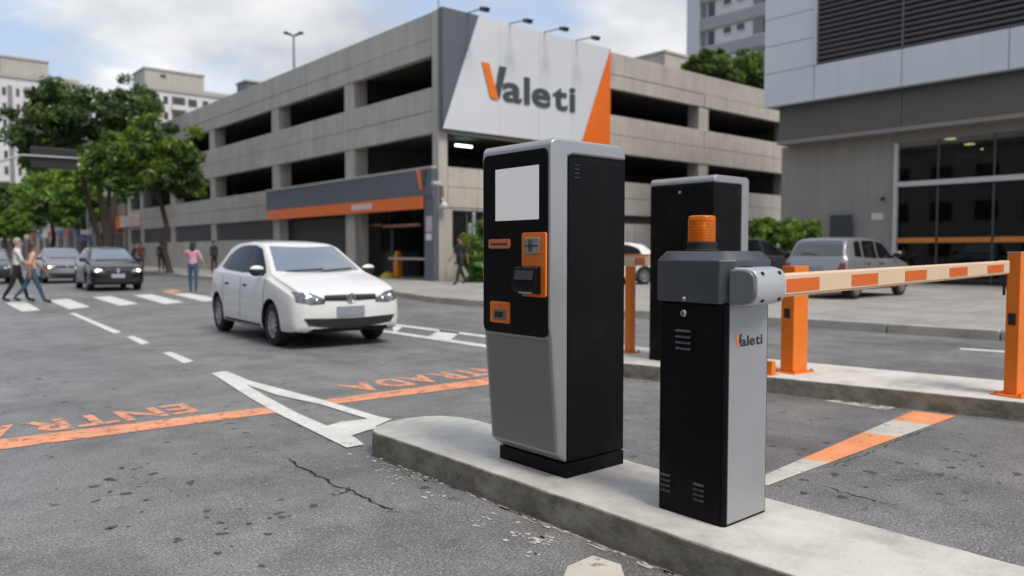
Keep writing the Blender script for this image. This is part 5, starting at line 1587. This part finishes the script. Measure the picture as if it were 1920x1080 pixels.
def car_body(sp, key):
    """lofted closed shell with cut wheel wells; local frame: front at y=-L/2, +Y rear, x lateral"""
    if key in _bodies: return _bodies[key]
    L = sp['L']
    s = np.unique(np.concatenate([np.linspace(0, .25, 9), np.linspace(.25, L - .35, 58), np.linspace(L - .35, L, 11)]))
    T = {k: smooth_tab(s, sp['keys'], sp[k], .04) for k in ('zt', 'w', 'zb', 'belt', 'wr')}
    rings = []
    for i, si in enumerate(s):
        zt, w, zb, be, wr = (T[k][i] for k in ('zt', 'w', 'zb', 'belt', 'wr'))
        be = min(be, zt - .03); wr = min(wr, w * .93)
        up = zt - be
        half = [(0, zb), (w * .72, zb), (w * .93, zb + .02), (w * .985, zb + .09), (w, zb + (be - zb) * .45), (w * .995, zb + (be - zb) * .72), (w * .965, be - .015),
                (w * .935, be + up * .08), (w * .935 + (wr - w * .935) * .55, be + up * .52), (wr + .012, zt - up * .16), (wr - .05, zt - up * .045), (wr * .5, zt - up * .006), (0, zt)]
        half = catmull(half, 4)
        half[:, 1] = np.minimum(half[:, 1], zt)
        y = si - L / 2
        ring = [(x, y, z) for x, z in half] + [(-x, y, z) for x, z in half[-2:0:-1]]
        rings.append(ring)
    n = len(rings[0]); b = B()
    vs = [p for r in rings for p in r]
    fs = [(k * n + i, k * n + (i + 1) % n, (k + 1) * n + (i + 1) % n, (k + 1) * n + i) for k in range(len(rings) - 1) for i in range(n)]
    fs += [tuple(range(n))[::-1], tuple(range((len(rings) - 1) * n, len(rings) * n))]
    b.add(vs, fs)
    o = b.build('body_source', [WELL], smooth=180)
    me0 = o.data
    bm = bmesh.new(); bm.from_mesh(me0); bmesh.ops.triangulate(bm, faces=[f for f in bm.faces if len(f.verts) > 4]); bvh = BVHTree.FromBMesh(bm); bm.free()
    c = B()
    for ws in (sp['fw'], sp['rw']):
        c.cyl((-1.2, ws - L / 2, sp['wr_'] + .01), (1.2, ws - L / 2, sp['wr_'] + .01), sp['wr_'] + .052, n=36)
    co = c.build('cutter', WELL)
    md = o.modifiers.new('cut', 'BOOLEAN'); md.operation = 'DIFFERENCE'; md.object = co; md.solver = 'EXACT'
    me = eval_mesh(o)
    me.materials.clear(); me.materials.append(None); me.materials.append(WELL)
    for p in me.polygons:
        cx_ = p.center; idx = 0
        for ws in (sp['fw'], sp['rw']):
            dy, dz = cx_.y - (ws - L / 2), cx_.z - (sp['wr_'] + .01)
            if math.hypot(dy, dz) < (sp['wr_'] + .054) and abs(p.normal.x) < .6: idx = 1
        if p.normal.z < -.75 and cx_.z < .35: idx = 1
        p.material_index = idx
    me.shade_smooth(); me.set_sharp_from_angle(angle=R(42))
    bpy.data.objects.remove(o); bpy.data.objects.remove(co)
    _bodies[key] = (me, bvh)
    return _bodies[key]


def car(name, label, cat, sp, key, loc, rz, paint, group, lit=False, bumper=None, wheelcol=RIM, platem=PLATE, rearglass=CARGLASS, scale=1.0):
    r = thing(name, label, cat, loc, rz, group)
    me, bvh = car_body(sp, key); L = sp['L']
    m = me.copy(); m.materials[0] = paint
    o = bpy.data.objects.new('body', m); COL.objects.link(o); o.parent = r

    def hit(p, d):
        h = bvh.ray_cast(Vector(p), Vector(d).normalized())
        if h[0] is None:
            h = bvh.find_nearest(Vector(p) + Vector(d).normalized() * .5)
        return h[0], h[1]

    def patch(nm, lo, hi, proj, mt, parent=r, n=10, m_=5, off=.004):
        """lo, hi: curves of 2-D points; proj(a,b) -> (origin, dir)"""
        def samp(c, k):
            c = np.array(c, float); seg = np.r_[0, np.cumsum(np.linalg.norm(np.diff(c, axis=0), axis=1))]
            t = np.linspace(0, seg[-1], k); return np.stack([np.interp(t, seg, c[:, 0]), np.interp(t, seg, c[:, 1])], 1)
        A, C_ = samp(lo, n + 1), samp(hi, n + 1); rows = []
        for j in range(m_ + 1):
            row = []
            for i in range(n + 1):
                a = A[i] * (1 - j / m_) + C_[i] * (j / m_)
                p, nn = hit(*proj(a[0], a[1])); 
                dd = Vector(proj(a[0], a[1])[1]).normalized()
                if nn.dot(dd) > 0: nn = -nn
                row.append(tuple(p + nn * off))
            rows.append(row)
        bb = B(); bb.grid(rows)
        return bb.build(nm, mt, parent, local=True, smooth=180, fix=False)

    S_ = lambda sx: (lambda a, c: ((sx * 2, a - L / 2, c), (-sx, 0, 0)))            # side: a = distance from the nose
    Fr = lambda sx=0: (lambda a, c: ((a - sx * -.9 * 0 + sx * .8, -L / 2 - 1.5, c), (-sx * .8, 1.5, 0)) if sx else ((a, -L / 2 - 2, c), (0, 1, 0)))
    Re = lambda a, c: ((a, L / 2 + 2, c), (0, -1, 0))
    To = lambda a, c: ((a, c - L / 2, 3), (0, 0, -1))
    gol = key == 'gol'
    k = L / 3.9
    # glass
    if gol:
        patch('windscreen', [(-.64, 1.05), (-.3, .985), (0, .965), (.3, .985), (.64, 1.05)], [(-.50, 1.70), (-.25, 1.655), (0, 1.64), (.25, 1.655), (.50, 1.70)], To, WSCREEN, n=16, m_=10, off=.005)
        patch('rear_window', [(-.60, 1.03), (0, 1.02), (.60, 1.03)], [(-.49, 1.33), (0, 1.35), (.49, 1.33)], Re, rearglass, n=12, m_=6, off=.006)
        sidew = [([(1.16, .985), (1.6, .985), (2.02, .99)], [(1.50, 1.20), (1.72, 1.335), (2.02, 1.385)]),
                 ([(2.10, .99), (2.5, 1.0), (2.98, 1.02), (3.2, 1.06)], [(2.10, 1.388), (2.5, 1.39), (2.80, 1.365), (3.12, 1.24)])]
        wip = [(-.52, 1.03, .02), (.15, .995, .0)]
    else:
        patch('windscreen', [(-.60, 1.02), (0, .97), (.60, 1.02)], [(-.52, 1.60), (0, 1.56), (.52, 1.60)], To, WSCREEN, n=14, m_=8, off=.005)
        patch('rear_window', [(-.62, .985), (0, .98), (.62, .985)], [(-.535, 1.33), (0, 1.345), (.535, 1.33)], Re, rearglass, n=12, m_=6, off=.006)
        sidew = [([(1.10, .925), (1.5, .925), (1.98, .93)], [(1.42, 1.14), (1.62, 1.285), (1.98, 1.335)]),
                 ([(2.05, .93), (2.4, .935), (2.72, .95)], [(2.05, 1.338), (2.4, 1.345), (2.66, 1.335)]),
                 ([(2.80, .96), (2.95, .965), (3.14, .98)], [(2.76, 1.33), (2.9, 1.325), (3.02, 1.31)])]
    for sx in (-1, 1):
        for lo, hi in sidew:
            patch('side_window', lo, hi, S_(sx), CARGLASS, n=8, m_=6, off=.005)
        if gol: patch('door_pillar', [(2.018, .985), (2.102, .985)], [(2.018, 1.384), (2.102, 1.388)], S_(sx), CBLACK, n=2, m_=8, off=.0045)
        # door gaps and handles
        for sA in ((1.05, 2.06, 2.92) if gol else (1.0, 2.02, 2.76)):
            patch('door_gap', [(sA - .006, .30), (sA - .006, .92)], [(sA + .006, .30), (sA + .006, .92)], S_(sx), WELL, n=8, m_=1, off=.003)
        for sA in ((1.86, 2.72) if gol else (1.86, 2.55)):
            p, nn = hit((sx * 2, sA - L / 2, .80), (-sx, 0, 0))
            bb = B(); bb.box(p.x - .012, p.x + .012, p.y - .075, p.y + .075, p.z - .018, p.z + .018); bb.build('door_handle', CBLACK, r, local=True, bevel=.008)
        # mirror
        p, nn = hit((sx * 2, 1.22 * k - L / 2, .99), (-sx, 0, 0))
        bb = B(); bb.ball((p.x + sx * .12, p.y - .02, p.z + .03), (.105, .055, .075), 14, 10); bb.cyl((p.x - sx * .02, p.y, p.z - .03), (p.x + sx * .08, p.y, p.z), .025, n=8)
        mi_ = bb.build('mirror', CBLACK, r, local=True, smooth=60)
        bb = B(); bb.ball((p.x + sx * .12, p.y - .02, p.z + .062), (.1, .052, .048), 14, 8); bb.build('mirror_cap', paint, mi_, local=True, smooth=60)
        # lamps
        hw = (.37, .735) if gol else (.42, .74)
        zl = (.60, .765) if gol else (.60, .74)
        lo = [(sx * hw[0], zl[0] + .005), (sx * (hw[0] + hw[1]) / 2, zl[0] - .005), (sx * hw[1], zl[0] + .035)]
        hi = [(sx * hw[0], zl[0] + .06), (sx * (hw[0] + hw[1]) / 2, zl[1] - .02), (sx * hw[1], zl[1])]
        D_ = lambda a, c, sx=sx: ((a + sx * .75, -L / 2 - 1.0, c), (-sx * .75, 1.0 + .25, 0))
        Dl = lambda a, c, sx=sx: ((a, -L / 2 - 1.0, c), (0, 1, 0))
        hl = patch('headlight', lo, hi, Dl, LENS, n=10, m_=5, off=.006)
        p, nn = hit((sx * .60, -L / 2 - 1, zl[0] + .07), (0, 1, 0))
        bb = B(); bb.ball((p.x, p.y - .004, p.z), (.06, .03, .046), 14, 8)
        bb.build('reflector', LITLENS if lit else CHROME, hl, local=True, smooth=60)
        bb = B(); q, nn = hit((sx * .48, -L / 2 - 1, zl[0] + .05), (0, 1, 0)); bb.ball((q.x, q.y - .002, q.z), (.035, .02, .03), 12, 8); bb.build('reflector', CHROME, hl, local=True, smooth=60)
        zt_ = (.76, .99) if gol else (.66, .84)
        tl = patch('tail_light', [(sx * .56, zt_[0]), (sx * .745, zt_[0] + .01)], [(sx * (.60 if gol else .62), zt_[1]), (sx * .73, zt_[1] - .02)], Re, REDLENS, n=5, m_=5, off=.006)
        # lower side trim
        patch('sill_trim', [(1.2, .235), (2.85, .235)], [(1.2, .275), (2.85, .275)], S_(sx), CBLACK, n=10, m_=1, off=.004)
    Ff = lambda a, c: ((a, -L / 2 - 1, c), (0, 1, 0))
    gz = .645 if gol else .62
    gr = patch('grille', [(-.385, gz), (0, gz - .012), (.385, gz)], [(-.37, gz + .066), (0, gz + .07), (.37, gz + .066)], Ff, CBLACK, n=18, m_=4, off=.007)
    patch('lower_intake', [(-.60, .325), (-.3, .28), (0, .275), (.3, .28), (.60, .325)], [(-.655, .42), (-.3, .405), (0, .40), (.3, .405), (.655, .42)], Ff, CBLACK, n=40, m_=6, off=.012)
    p, nn = hit((0, -L / 2 - 1, gz + .03), (0, 1, 0))
    bb = B(); ring = []
    for i in range(24):
        t = 6.2832 * i / 24; ring.append((p.x + .058 * math.cos(t), p.y - .012, p.z + .058 * math.sin(t)))
    bb.tube(ring + [ring[0]], .009, 6)
    for q in ([(-.036, .038), (-.014, -.044), (0, .006), (.014, -.044), (.036, .038)], [(-.02, .05), (0, .008), (.02, .05)]):
        bb.tube([(p.x + a, p.y - .012, p.z + c) for a, c in q], .007, 5)
    bb.build('emblem', CHROME, gr, local=True, smooth=60)
    p, nn = hit((0, -L / 2 - 1, .46), (0, 1, 0))
    bb = B(); bb.box(-.20, .20, p.y - .02, p.y - .006, .43, .56); bb.build('number_plate', platem, r, local=True, bevel=.004)
    p, nn = hit((0, L / 2 + 1, .70), (0, -1, 0))
    bb = B(); bb.box(-.20, .20, p.y + .006, p.y + .02, .62, .75); bb.build('number_plate', platem, r, local=True, bevel=.004)
    if bumper:
        patch('front_bumper', [(-.60, .26), (0, .25), (.60, .26)], [(-.62, .50), (0, .50), (.62, .50)], Ff, bumper, n=12, m_=4, off=.003)
        patch('rear_bumper', [(-.68, .36), (0, .35), (.68, .36)], [(-.68, .55), (0, .555), (.68, .55)], Re, bumper, n=12, m_=4, off=.003)
    # wipers
    for x0, x1, sA in ((-.50, .06, 1.0), (.02, .52, 1.0)):
        pts = []
        for t in np.linspace(0, 1, 6):
            x = x0 + (x1 - x0) * t; q, nn = hit((x, (sA + .03 * abs(x) + .055 * t) * k - L / 2, 3), (0, 0, -1)); pts.append(q + Vector((0, 0, .016)))
        bb = B(); bb.tube(pts, .008, 5); bb.build('wiper', CBLACK, r, local=True)
    q0, n0 = hit((-.02, L / 2 + 1, 1.02), (0, -1, 0)); q1, n1 = hit((.36, L / 2 + 1, 1.06), (0, -1, 0))
    bb = B(); bb.cyl(q0 + Vector((0, .02, 0)), q1 + Vector((0, .02, 0)), .009, n=6); bb.build('wiper', CBLACK, r, local=True)
    # wheels
    R0 = sp['wr_']; ww = sp['ww']
    for ws in (sp['fw'], sp['rw']):
        for sx in (-1, 1):
            cx_, cy_ = sx * (sp['yw'] - ww / 2), ws - L / 2
            bb = B(); h = ww / 2
            bb.lathe([(R0 * .62, -h), (R0 * .9, -h), (R0 * .985, -h * .8), (R0, -h * .5), (R0, h * .5), (R0 * .985, h * .8), (R0 * .9, h), (R0 * .62, h), (R0 * .62, -h)], (cx_, cy_, R0), 'x', 28)
            wh = bb.build('wheel', TYRE, r, local=True, smooth=40)
            bb = B(); f = cx_ + sx * (h - .012)
            bb.lathe([(0, f - sx * .045), (R0 * .55, f - sx * .05), (R0 * .57, f - sx * .02)], (0, cy_, R0), 'x', 24); bb.build('rim_back', WELL, wh, local=True)
            bb = B()
            bb.lathe([(R0 * .53, f - sx * .03), (R0 * .56, f), (R0 * .62, f + sx * .006), (R0 * .625, f - sx * .01)], (0, cy_, R0), 'x', 28)
            bb.lathe([(0, f - sx * .002), (R0 * .12, f - sx * .004), (R0 * .15, f - sx * .03)], (0, cy_, R0), 'x', 16)
            for q in range(10):
                t = 6.2832 * q / 10; w0, w1 = .014, .020
                ca, sa = math.cos(t), math.sin(t)
                P_ = lambda rr, ww_, dx: (f + sx * dx, cy_ + rr * ca - ww_ * sa, R0 + rr * sa + ww_ * ca)
                bb.add([P_(R0 * .1, -w0, -.004), P_(R0 * .1, w0, -.004), P_(R0 * .56, w1, -.002), P_(R0 * .56, -w1, -.002), P_(R0 * .1, -w0, -.03), P_(R0 * .1, w0, -.03), P_(R0 * .56, w1, -.03), P_(R0 * .56, -w1, -.03)],
                       [(0, 1, 2, 3), (4, 7, 6, 5), (0, 4, 5, 1), (2, 6, 7, 3), (1, 5, 6, 2), (0, 3, 7, 4)])
            bb.build('rim', wheelcol, wh, local=True)
    r.scale = (scale,) * 3
    return r


WP = car_paint('white_car_paint', (0.74, 0.74, 0.725))
BP = car_paint('black_car_paint', (0.006, 0.006, 0.007))
SP = car_paint('silver_car_paint', (0.27, 0.275, 0.285), .4)
GP = car_paint('graphite_car_paint', (0.05, 0.052, 0.06), .3)
cg = 'cars on the street'
# white hatchback: front left corner wheel at (4.39,10.2)
wr_f, wr_r = Vector((4.39, 10.2)), Vector((4.54, 12.63))
dirv = (wr_r - wr_f).normalized(); lat = Vector((dirv.y, -dirv.x))
cen = wr_f + dirv * (GOL['L'] / 2 - GOL['fw']) + lat * (GOL['yw'] - .02)
rzc = math.atan2(-dirv.x, dirv.y)
car('white_hatchback', 'white hatchback driving towards the ticket island', 'car', GOL, 'gol', (cen.x, cen.y, 0), rzc, WP, cg)
# black car and silver car waiting at the crossing
p = G(176, 545)
car('black_hatchback', 'black hatchback with lit headlights waiting behind the crossing', 'car', GOL, 'gol', (p.x + .68, p.y + 1.1, 0), R(-4), BP, cg, lit=True, platem=mat('blue_grey_plate', (0.34, 0.36, 0.46), .5))
p = G(92, 531)
car('silver_hatchback', 'silver hatchback with lit headlight behind the black car', 'car', GOL, 'gol', (p.x + .66, p.y + 1.2, 0), R(-4), SP, cg, lit=True)
p = G(-8, 532)
car('dark_hatchback', 'dark hatchback cut off by the left edge of the picture', 'car', UNO, 'uno', (p.x - .05, p.y + 1.3, 0), R(-4), GP, cg)
# parked cars on the right
p = G(1604, 561, .15)
car('silver_boxy_hatchback', 'old silver boxy hatchback parked with its tail to the street', 'car', UNO, 'uno', (p.x + UNO['rw'] - UNO['L'] / 2 + .05, p.y + UNO['yw'], .15), R(90), SP, 'cars parked in front of the right hand building', bumper=None, rearglass=mat('rear_screen_glass', (0.05, 0.06, 0.068), 0.05, spec=0.5, ior=2.0, var=0.05), scale=1.05)
p = G(1446, 554, .15)
car('graphite_hatchback', 'dark grey hatchback parked beyond the silver one', 'car', GOL, 'gol', (p.x + 1.5, p.y + 1.75, .15), R(80), GP, 'cars parked in front of the right hand building', scale=1.05)
p = G(1185, 534, .15)
car('parked_white_hatchback', 'white hatchback parked between the two ticket kiosks in view', 'car', GOL, 'gol', (p.x - .55, p.y + 1.0, .15), R(-112), WP, 'cars parked in front of the right hand building')


# ================================================================== PEOPLE
SKIN = [mat('skin_light', (.46, .27, .19), .55, var=.05), mat('skin_tan', (.28, .15, .095), .55, var=.05), mat('skin_brown', (.16, .085, .055), .55, var=.05)]
HAIR = mat('dark_hair', (.018, .013, .010), .6); GREYHAIR = mat('grey_hair', (.30, .28, .26), .6)


def person(label, loc, rz, H, skin, shirt, pants, shoe, pose, hair=HAIR, long_hair=False, sleeves='short', group='people on foot', shorts=False, bag=None):
    """pose: joint offsets; local frame faces -Y, height H"""
    r = thing('person', label, 'person', loc, rz, group)
    k = H / 1.72
    # default skeleton, metres for 1.72 m
    J = {'pel': (0, 0, .93), 'wai': (0, -.005, 1.08), 'che': (0, .0, 1.28), 'nek': (0, .0, 1.46), 'hed': (0, -.015, 1.55), 'top': (0, -.015, 1.64)}
    lean = pose.get('lean', 0)
    for n_ in ('wai', 'che', 'nek', 'hed', 'top'):
        x, y, z = J[n_]; J[n_] = (x, y - (z - .93) * math.sin(lean), z)
    for s, sd_ in ((1, 'l'), (-1, 'r')):
        hip = (s * .09, 0, .90); J['hip' + sd_] = hip
        th, kn = pose.get('leg' + sd_, (0, 0))                       # thigh swing forward, knee bend
        kx = Vector(hip) + Vector((s * .01, -math.sin(th) * .43, -math.cos(th) * .43)); J['kne' + sd_] = tuple(kx)
        a = th - kn; an = kx + Vector((0, -math.sin(a) * .41, -math.cos(a) * .41)); J['ank' + sd_] = tuple(an)
        ta = a * .6; J['toe' + sd_] = tuple(an + Vector((s * .02, -math.cos(ta) * .17, -.035 - math.sin(ta) * -.10 * 0 - (.06 * max(0, -a)))))
        sh = Vector((s * .175, 0, 1.40 )) + Vector((0, -(1.40 - .93) * math.sin(lean), 0)); J['sho' + sd_] = tuple(sh)
        ua, out, el = pose.get('arm' + sd_, (0, .12, .15))           # swing forward, outward, elbow bend
        d = Vector((s * math.sin(out), -math.sin(ua) * math.cos(out), -math.cos(ua) * math.cos(out)))
        eb = sh + d * .29; J['elb' + sd_] = tuple(eb)
        a2 = ua + el; d2 = Vector((s * math.sin(out) * .7, -math.sin(a2), -math.cos(a2))).normalized()
        wr = eb + d2 * .25; J['wri' + sd_] = tuple(wr); J['han' + sd_] = tuple(wr + d2 * .09)
        for fi in range(5):
            sp_ = (fi - 2) * .014
            perp = Vector((0, math.cos(a2), -math.sin(a2)))
            base = wr + d2 * (.085 if fi else .03) + perp * (sp_ if fi else .03)
            J['f%d%s' % (fi, sd_)] = tuple(base + d2 * (.03 if fi else .01)); J['g%d%s' % (fi, sd_)] = tuple(base + d2 * (.075 - abs(fi - 2.4) * .008) + Vector((-s * .012, 0, 0)) + (perp * .02 if fi == 0 else Vector((0, 0, 0))))
    low = min(J['toel'][2], J['toer'][2], J['ankl'][2] - .07, J['ankr'][2] - .07) - .012
    rad = {'pel': (.135, .105), 'wai': (.125, .09), 'che': (.15, .105), 'nek': (.055, .055), 'hed': (.078, .092), 'top': (.07, .082)}
    bones = [('pel', 'wai', 'shirt'), ('wai', 'che', 'shirt'), ('che', 'nek', 'shirt'), ('nek', 'hed', 'skin'), ('hed', 'top', 'skin')]
    for sd_ in 'lr':
        rad.update({'hip' + sd_: (.095, .095), 'kne' + sd_: (.062, .065), 'ank' + sd_: (.042, .045), 'toe' + sd_: (.038, .032), 'sho' + sd_: (.062, .062), 'elb' + sd_: (.043, .043), 'wri' + sd_: (.028, .03), 'han' + sd_: (.036, .022)})
        lo_a = 'skin' if sleeves == 'short' else 'shirt'
        bones += [('pel', 'hip' + sd_, 'pants'), ('hip' + sd_, 'kne' + sd_, 'pants'), ('kne' + sd_, 'ank' + sd_, 'skin' if shorts else 'pants'), ('ank' + sd_, 'toe' + sd_, 'shoe'),
                  ('che', 'sho' + sd_, 'shirt'), ('sho' + sd_, 'elb' + sd_, 'shirt'), ('elb' + sd_, 'wri' + sd_, lo_a), ('wri' + sd_, 'han' + sd_, 'skin')]
        for fi in range(5):
            rad['f%d%s' % (fi, sd_)] = (.010, .010); rad['g%d%s' % (fi, sd_)] = (.008, .008)
            bones += [('han' + sd_ if fi else 'wri' + sd_, 'f%d%s' % (fi, sd_), 'skin'), ('f%d%s' % (fi, sd_), 'g%d%s' % (fi, sd_), 'skin')]
    names = list(J); idx = {n_: i for i, n_ in enumerate(names)}
    me = bpy.data.meshes.new('body_source')
    me.from_pydata([J[n_] for n_ in names], [(idx[a], idx[c]) for a, c, _ in bones], [])
    o = bpy.data.objects.new('body_source', me); COL.objects.link(o)
    o.modifiers.new('skin', 'SKIN'); ss_ = o.modifiers.new('sub', 'SUBSURF'); ss_.levels = 2; ss_.render_levels = 2
    for n_ in names:
        sv = me.skin_vertices[0].data[idx[n_]]; sv.radius = rad[n_]; sv.use_root = n_ == 'pel'
    m2 = eval_mesh(o)
    bpy.data.objects.remove(o); bpy.data.meshes.remove(me)
    ml_ = {'skin': 0, 'shirt': 1, 'pants': 2, 'shoe': 3}
    m2.materials.clear()
    for q in (skin, shirt, pants, shoe): m2.materials.append(q)
    bl = [(Vector(J[a]), Vector(J[c]), ml_[t]) for a, c, t in bones]
    for p in m2.polygons:
        c_ = p.center; best = None
        for a, e, t in bl:
            ab = e - a; u = max(0, min(1, (c_ - a).dot(ab) / max(ab.length_squared, 1e-9))); dd = (c_ - a - ab * u).length_squared
            if best is None or dd < best[0]: best = (dd, t)
        t = best[1]
        if c_.z < .95 and t == 1: t = 2
        p.material_index = t
    for v in m2.vertices: v.co = Vector((v.co.x, v.co.y, v.co.z - low)) * k
    m2.shade_smooth()
    o = bpy.data.objects.new('body', m2); COL.objects.link(o); o.parent = r
    hd = (Vector(J['hed']) + Vector(J['top'])) / 2
    hc = Vector((hd.x, hd.y + .02, hd.z - low + .03)) * k
    bb = B(); bb.ball(hc, (.092 * k, .105 * k, .115 * k), 14, 10)
    if long_hair:
        bb.ball((hc.x, hc.y + .055 * k, hc.z - .13 * k), (.085 * k, .05 * k, .16 * k), 12, 8)
    # keep the face free: drop the front lower part
    keep = B()
    for f in bb.f:
        c_ = sum((Vector(bb.v[i]) for i in f), Vector()) / len(f)
        if c_.y < hc.y - .03 * k and c_.z < hc.z + .045 * k: continue
        keep.f.append(f); keep.m.append(0)
    keep.v = bb.v
    keep.build('hair', hair, r, local=True, smooth=180)
    face = B(); hz_ = hd.z - low - .01
    face.ball((hd.x * k, (hd.y - .098) * k, (hz_ - .01) * k), (.012 * k, .02 * k, .022 * k), 8, 6)
    face.build('nose', skin, r, local=True, smooth=60)
    for s in (-1, 1):
        e = B(); e.ball(((hd.x + s * .032) * k, (hd.y - .084) * k, (hz_ + .022) * k), .011 * k, 8, 6); e.build('eye', HAIR, r, local=True, smooth=60)
    if bag:
        e = B(); hx = Vector(J['han' + bag]); e.box((hx.x - .06) * k, (hx.x + .06) * k, (hx.y - .16) * k, (hx.y + .16) * k, (hx.z - low - .42) * k, (hx.z - low - .10) * k); e.build('handbag', CBLACK, r, local=True, bevel=.03)
    return r


cl = lambda n_, c: mat('cloth_' + n_, c, .85, var=.12, vs=9)
JEANS, DARK, WHT = cl('denim', (.035, .075, .135)), cl('black', (.012, .012, .014)), cl('white', (.62, .62, .62))
walk1 = dict(legl=(.32, .08), legr=(-.28, .25), arml=(-.35, .12, .25), armr=(.4, .12, .35), lean=.05)
walk2 = dict(legl=(-.40, .28), legr=(.36, .05), arml=(.35, .12, .4), armr=(-.3, .12, .3), lean=.06)
stand = dict(legl=(.05, 0), legr=(-.05, .02))
# crossing pair walks to the right (+X): local front -Y turned to +X
p = G(48, 566); ph = lambda top, bot, d: (bot - top) / FPX * d
pp = G(60, 569)
person('person in white shirt and dark trousers stepping onto the crossing at the left', (pp.x - .22, pp.y + .6, 0), R(80), 1.64, SKIN[0], WHT, DARK, DARK, walk1, GREYHAIR)
person('person in peach top and blue jeans striding over the crossing', (pp.x + .0, pp.y - .1, 0), R(84), 1.55, SKIN[1], cl('peach', (.58, .36, .27)), JEANS, DARK, walk2, mat('brown_hair', (.07, .03, .018), .6), True)
pp = G(363, 550)
person('person in pink top and blue jeans standing on the crossing', (pp.x, pp.y, 0), R(150), 1.58, SKIN[0], cl('pink', (.58, .30, .38)), JEANS, cl('white', (.62, .62, .62)), dict(legl=(.08, .05), legr=(-.10, .05), arml=(.6, .25, 1.75), armr=(-.1, .35, .7)), HAIR, True)
pp = G(863, 534, .15)
person('person in dark clothes walking past the garage corner', (pp.x, pp.y, .15), R(-80), 1.72, SKIN[1], cl('charcoal', (.03, .032, .04)), DARK, DARK, dict(legl=(.42, .1), legr=(-.38, .2), arml=(-.35, .1, .2), armr=(.3, .1, .4)))
for px, py, X, rz_, sh_, lab, ps in ((265, 513, 13.2, -10, cl('maroon', (.13, .03, .03)), 'person in dark red top on the pavement behind the black car', walk1),
                                     (303, 515, 13.6, 170, cl('grey', (.05, .048, .045)), 'person in dark grey by the leaning tree trunk', stand),
                                     (402, 520, 14.4, 20, cl('navy', (.03, .032, .045)), 'person in navy standing behind the white hatchback', stand),
                                     (252, 512, 14.0, 60, cl('ink', (.02, .024, .03)), 'person in black jacket partly hidden by the black car', walk2)):
    q = PX(px, py, X)
    person(lab, (X, q.y, .15), R(rz_), 1.7, SKIN[1], sh_, DARK if X != 13.2 else cl('wine_trousers', (.08, .025, .025)), DARK, ps, sleeves='long')
q = G(683, 520, .15)
person('person in reddish top at the garage booth', (17.9, PX(683, 500, 17.9).y, .15), R(200), 1.65, SKIN[0], cl('rust', (.25, .09, .07)), DARK, DARK, stand)

# ================================================================== STREET FURNITURE ON THE LEFT
q0, q1 = at(58, 293, 33.0), at(146, 297, 33.0)
ts = thing('traffic_signal', 'dark signal box hanging from a mast arm over the street at the left', 'traffic signal', (q0.x - 2.6, 33.0, 0))
GREYP = mat('pole_grey', (.34, .36, .36), .5, .3)
b = B(); b.tube([(q0.x - 2.6, 33.0, 0), (q0.x - 2.6, 33.0, q0.z - 1.2)], [.12, .09], 12); b.build('pole', GREYP, ts, smooth=40)
b = B(); b.tube([(q0.x - 2.6, 33.0, q0.z - 1.2), (q0.x - 1.2, 33.0, q0.z - .35), (q0.x - .3, 33.0, q0.z + .02), (q1.x, 33.0, q1.z)], [.05, .045, .04, .035], 10); b.build('arm', GREYP, ts, smooth=40)
zc = (q0.z + q1.z) / 2
b = B(); b.box(q0.x, q1.x, 33.07, 33.16, zc - .42, zc + .36); bpz = b.build('backplate', mat('signal_black', (.014, .015, .017), .5), ts, bevel=.03)
b = B(); b.box(q0.x + .15, q1.x - .15, 33.161, 33.36, zc - .3, zc + .26); hs = b.build('housing', mat('signal_black', (.014, .015, .017), .5), ts, bevel=.03)
for i in range(3):
    x = q0.x + .5 + i * (q1.x - q0.x - 1.0) / 2
    b = B(); b.lathe([(.13, 33.361), (.13, 33.52), (.125, 33.52), (.125, 33.361)], (x, 0, zc), 'y', 16); b.build('visor', mat('signal_black', (.014, .015, .017), .5), hs)
q = PX(165, 420, 12.75)
sp_ = thing('sign_pole', 'grey lamp pole with violet street sign by the tree trunks', 'sign', (12.75, q.y, .15))
zt_ = PX(165, 347, 12.75).z
b = B(); b.cyl((12.75, q.y, .15), (12.75, q.y, zt_), .10, .07, 10); b.build('pole', GREYP, sp_, smooth=40)
a, c_ = PY(146, 445, q.y - .12), PY(169, 445, q.y - .12)
b = B(); b.box(a.x, c_.x + .1, q.y - .16, q.y - .11, PY(155, 452, q.y).z, PY(155, 442, q.y).z); b.build('sign_plate', mat('violet_sign', (.16, .13, .34), .5), sp_, bevel=.01)
b = B(); b.box(a.x + .15, c_.x - .1, q.y - .16, q.y - .11, PY(155, 440, q.y).z, PY(155, 431, q.y).z); b.build('sign_plate', mat('white_sign', (0.66, 0.66, 0.66), 0.5), sp_, bevel=.01)
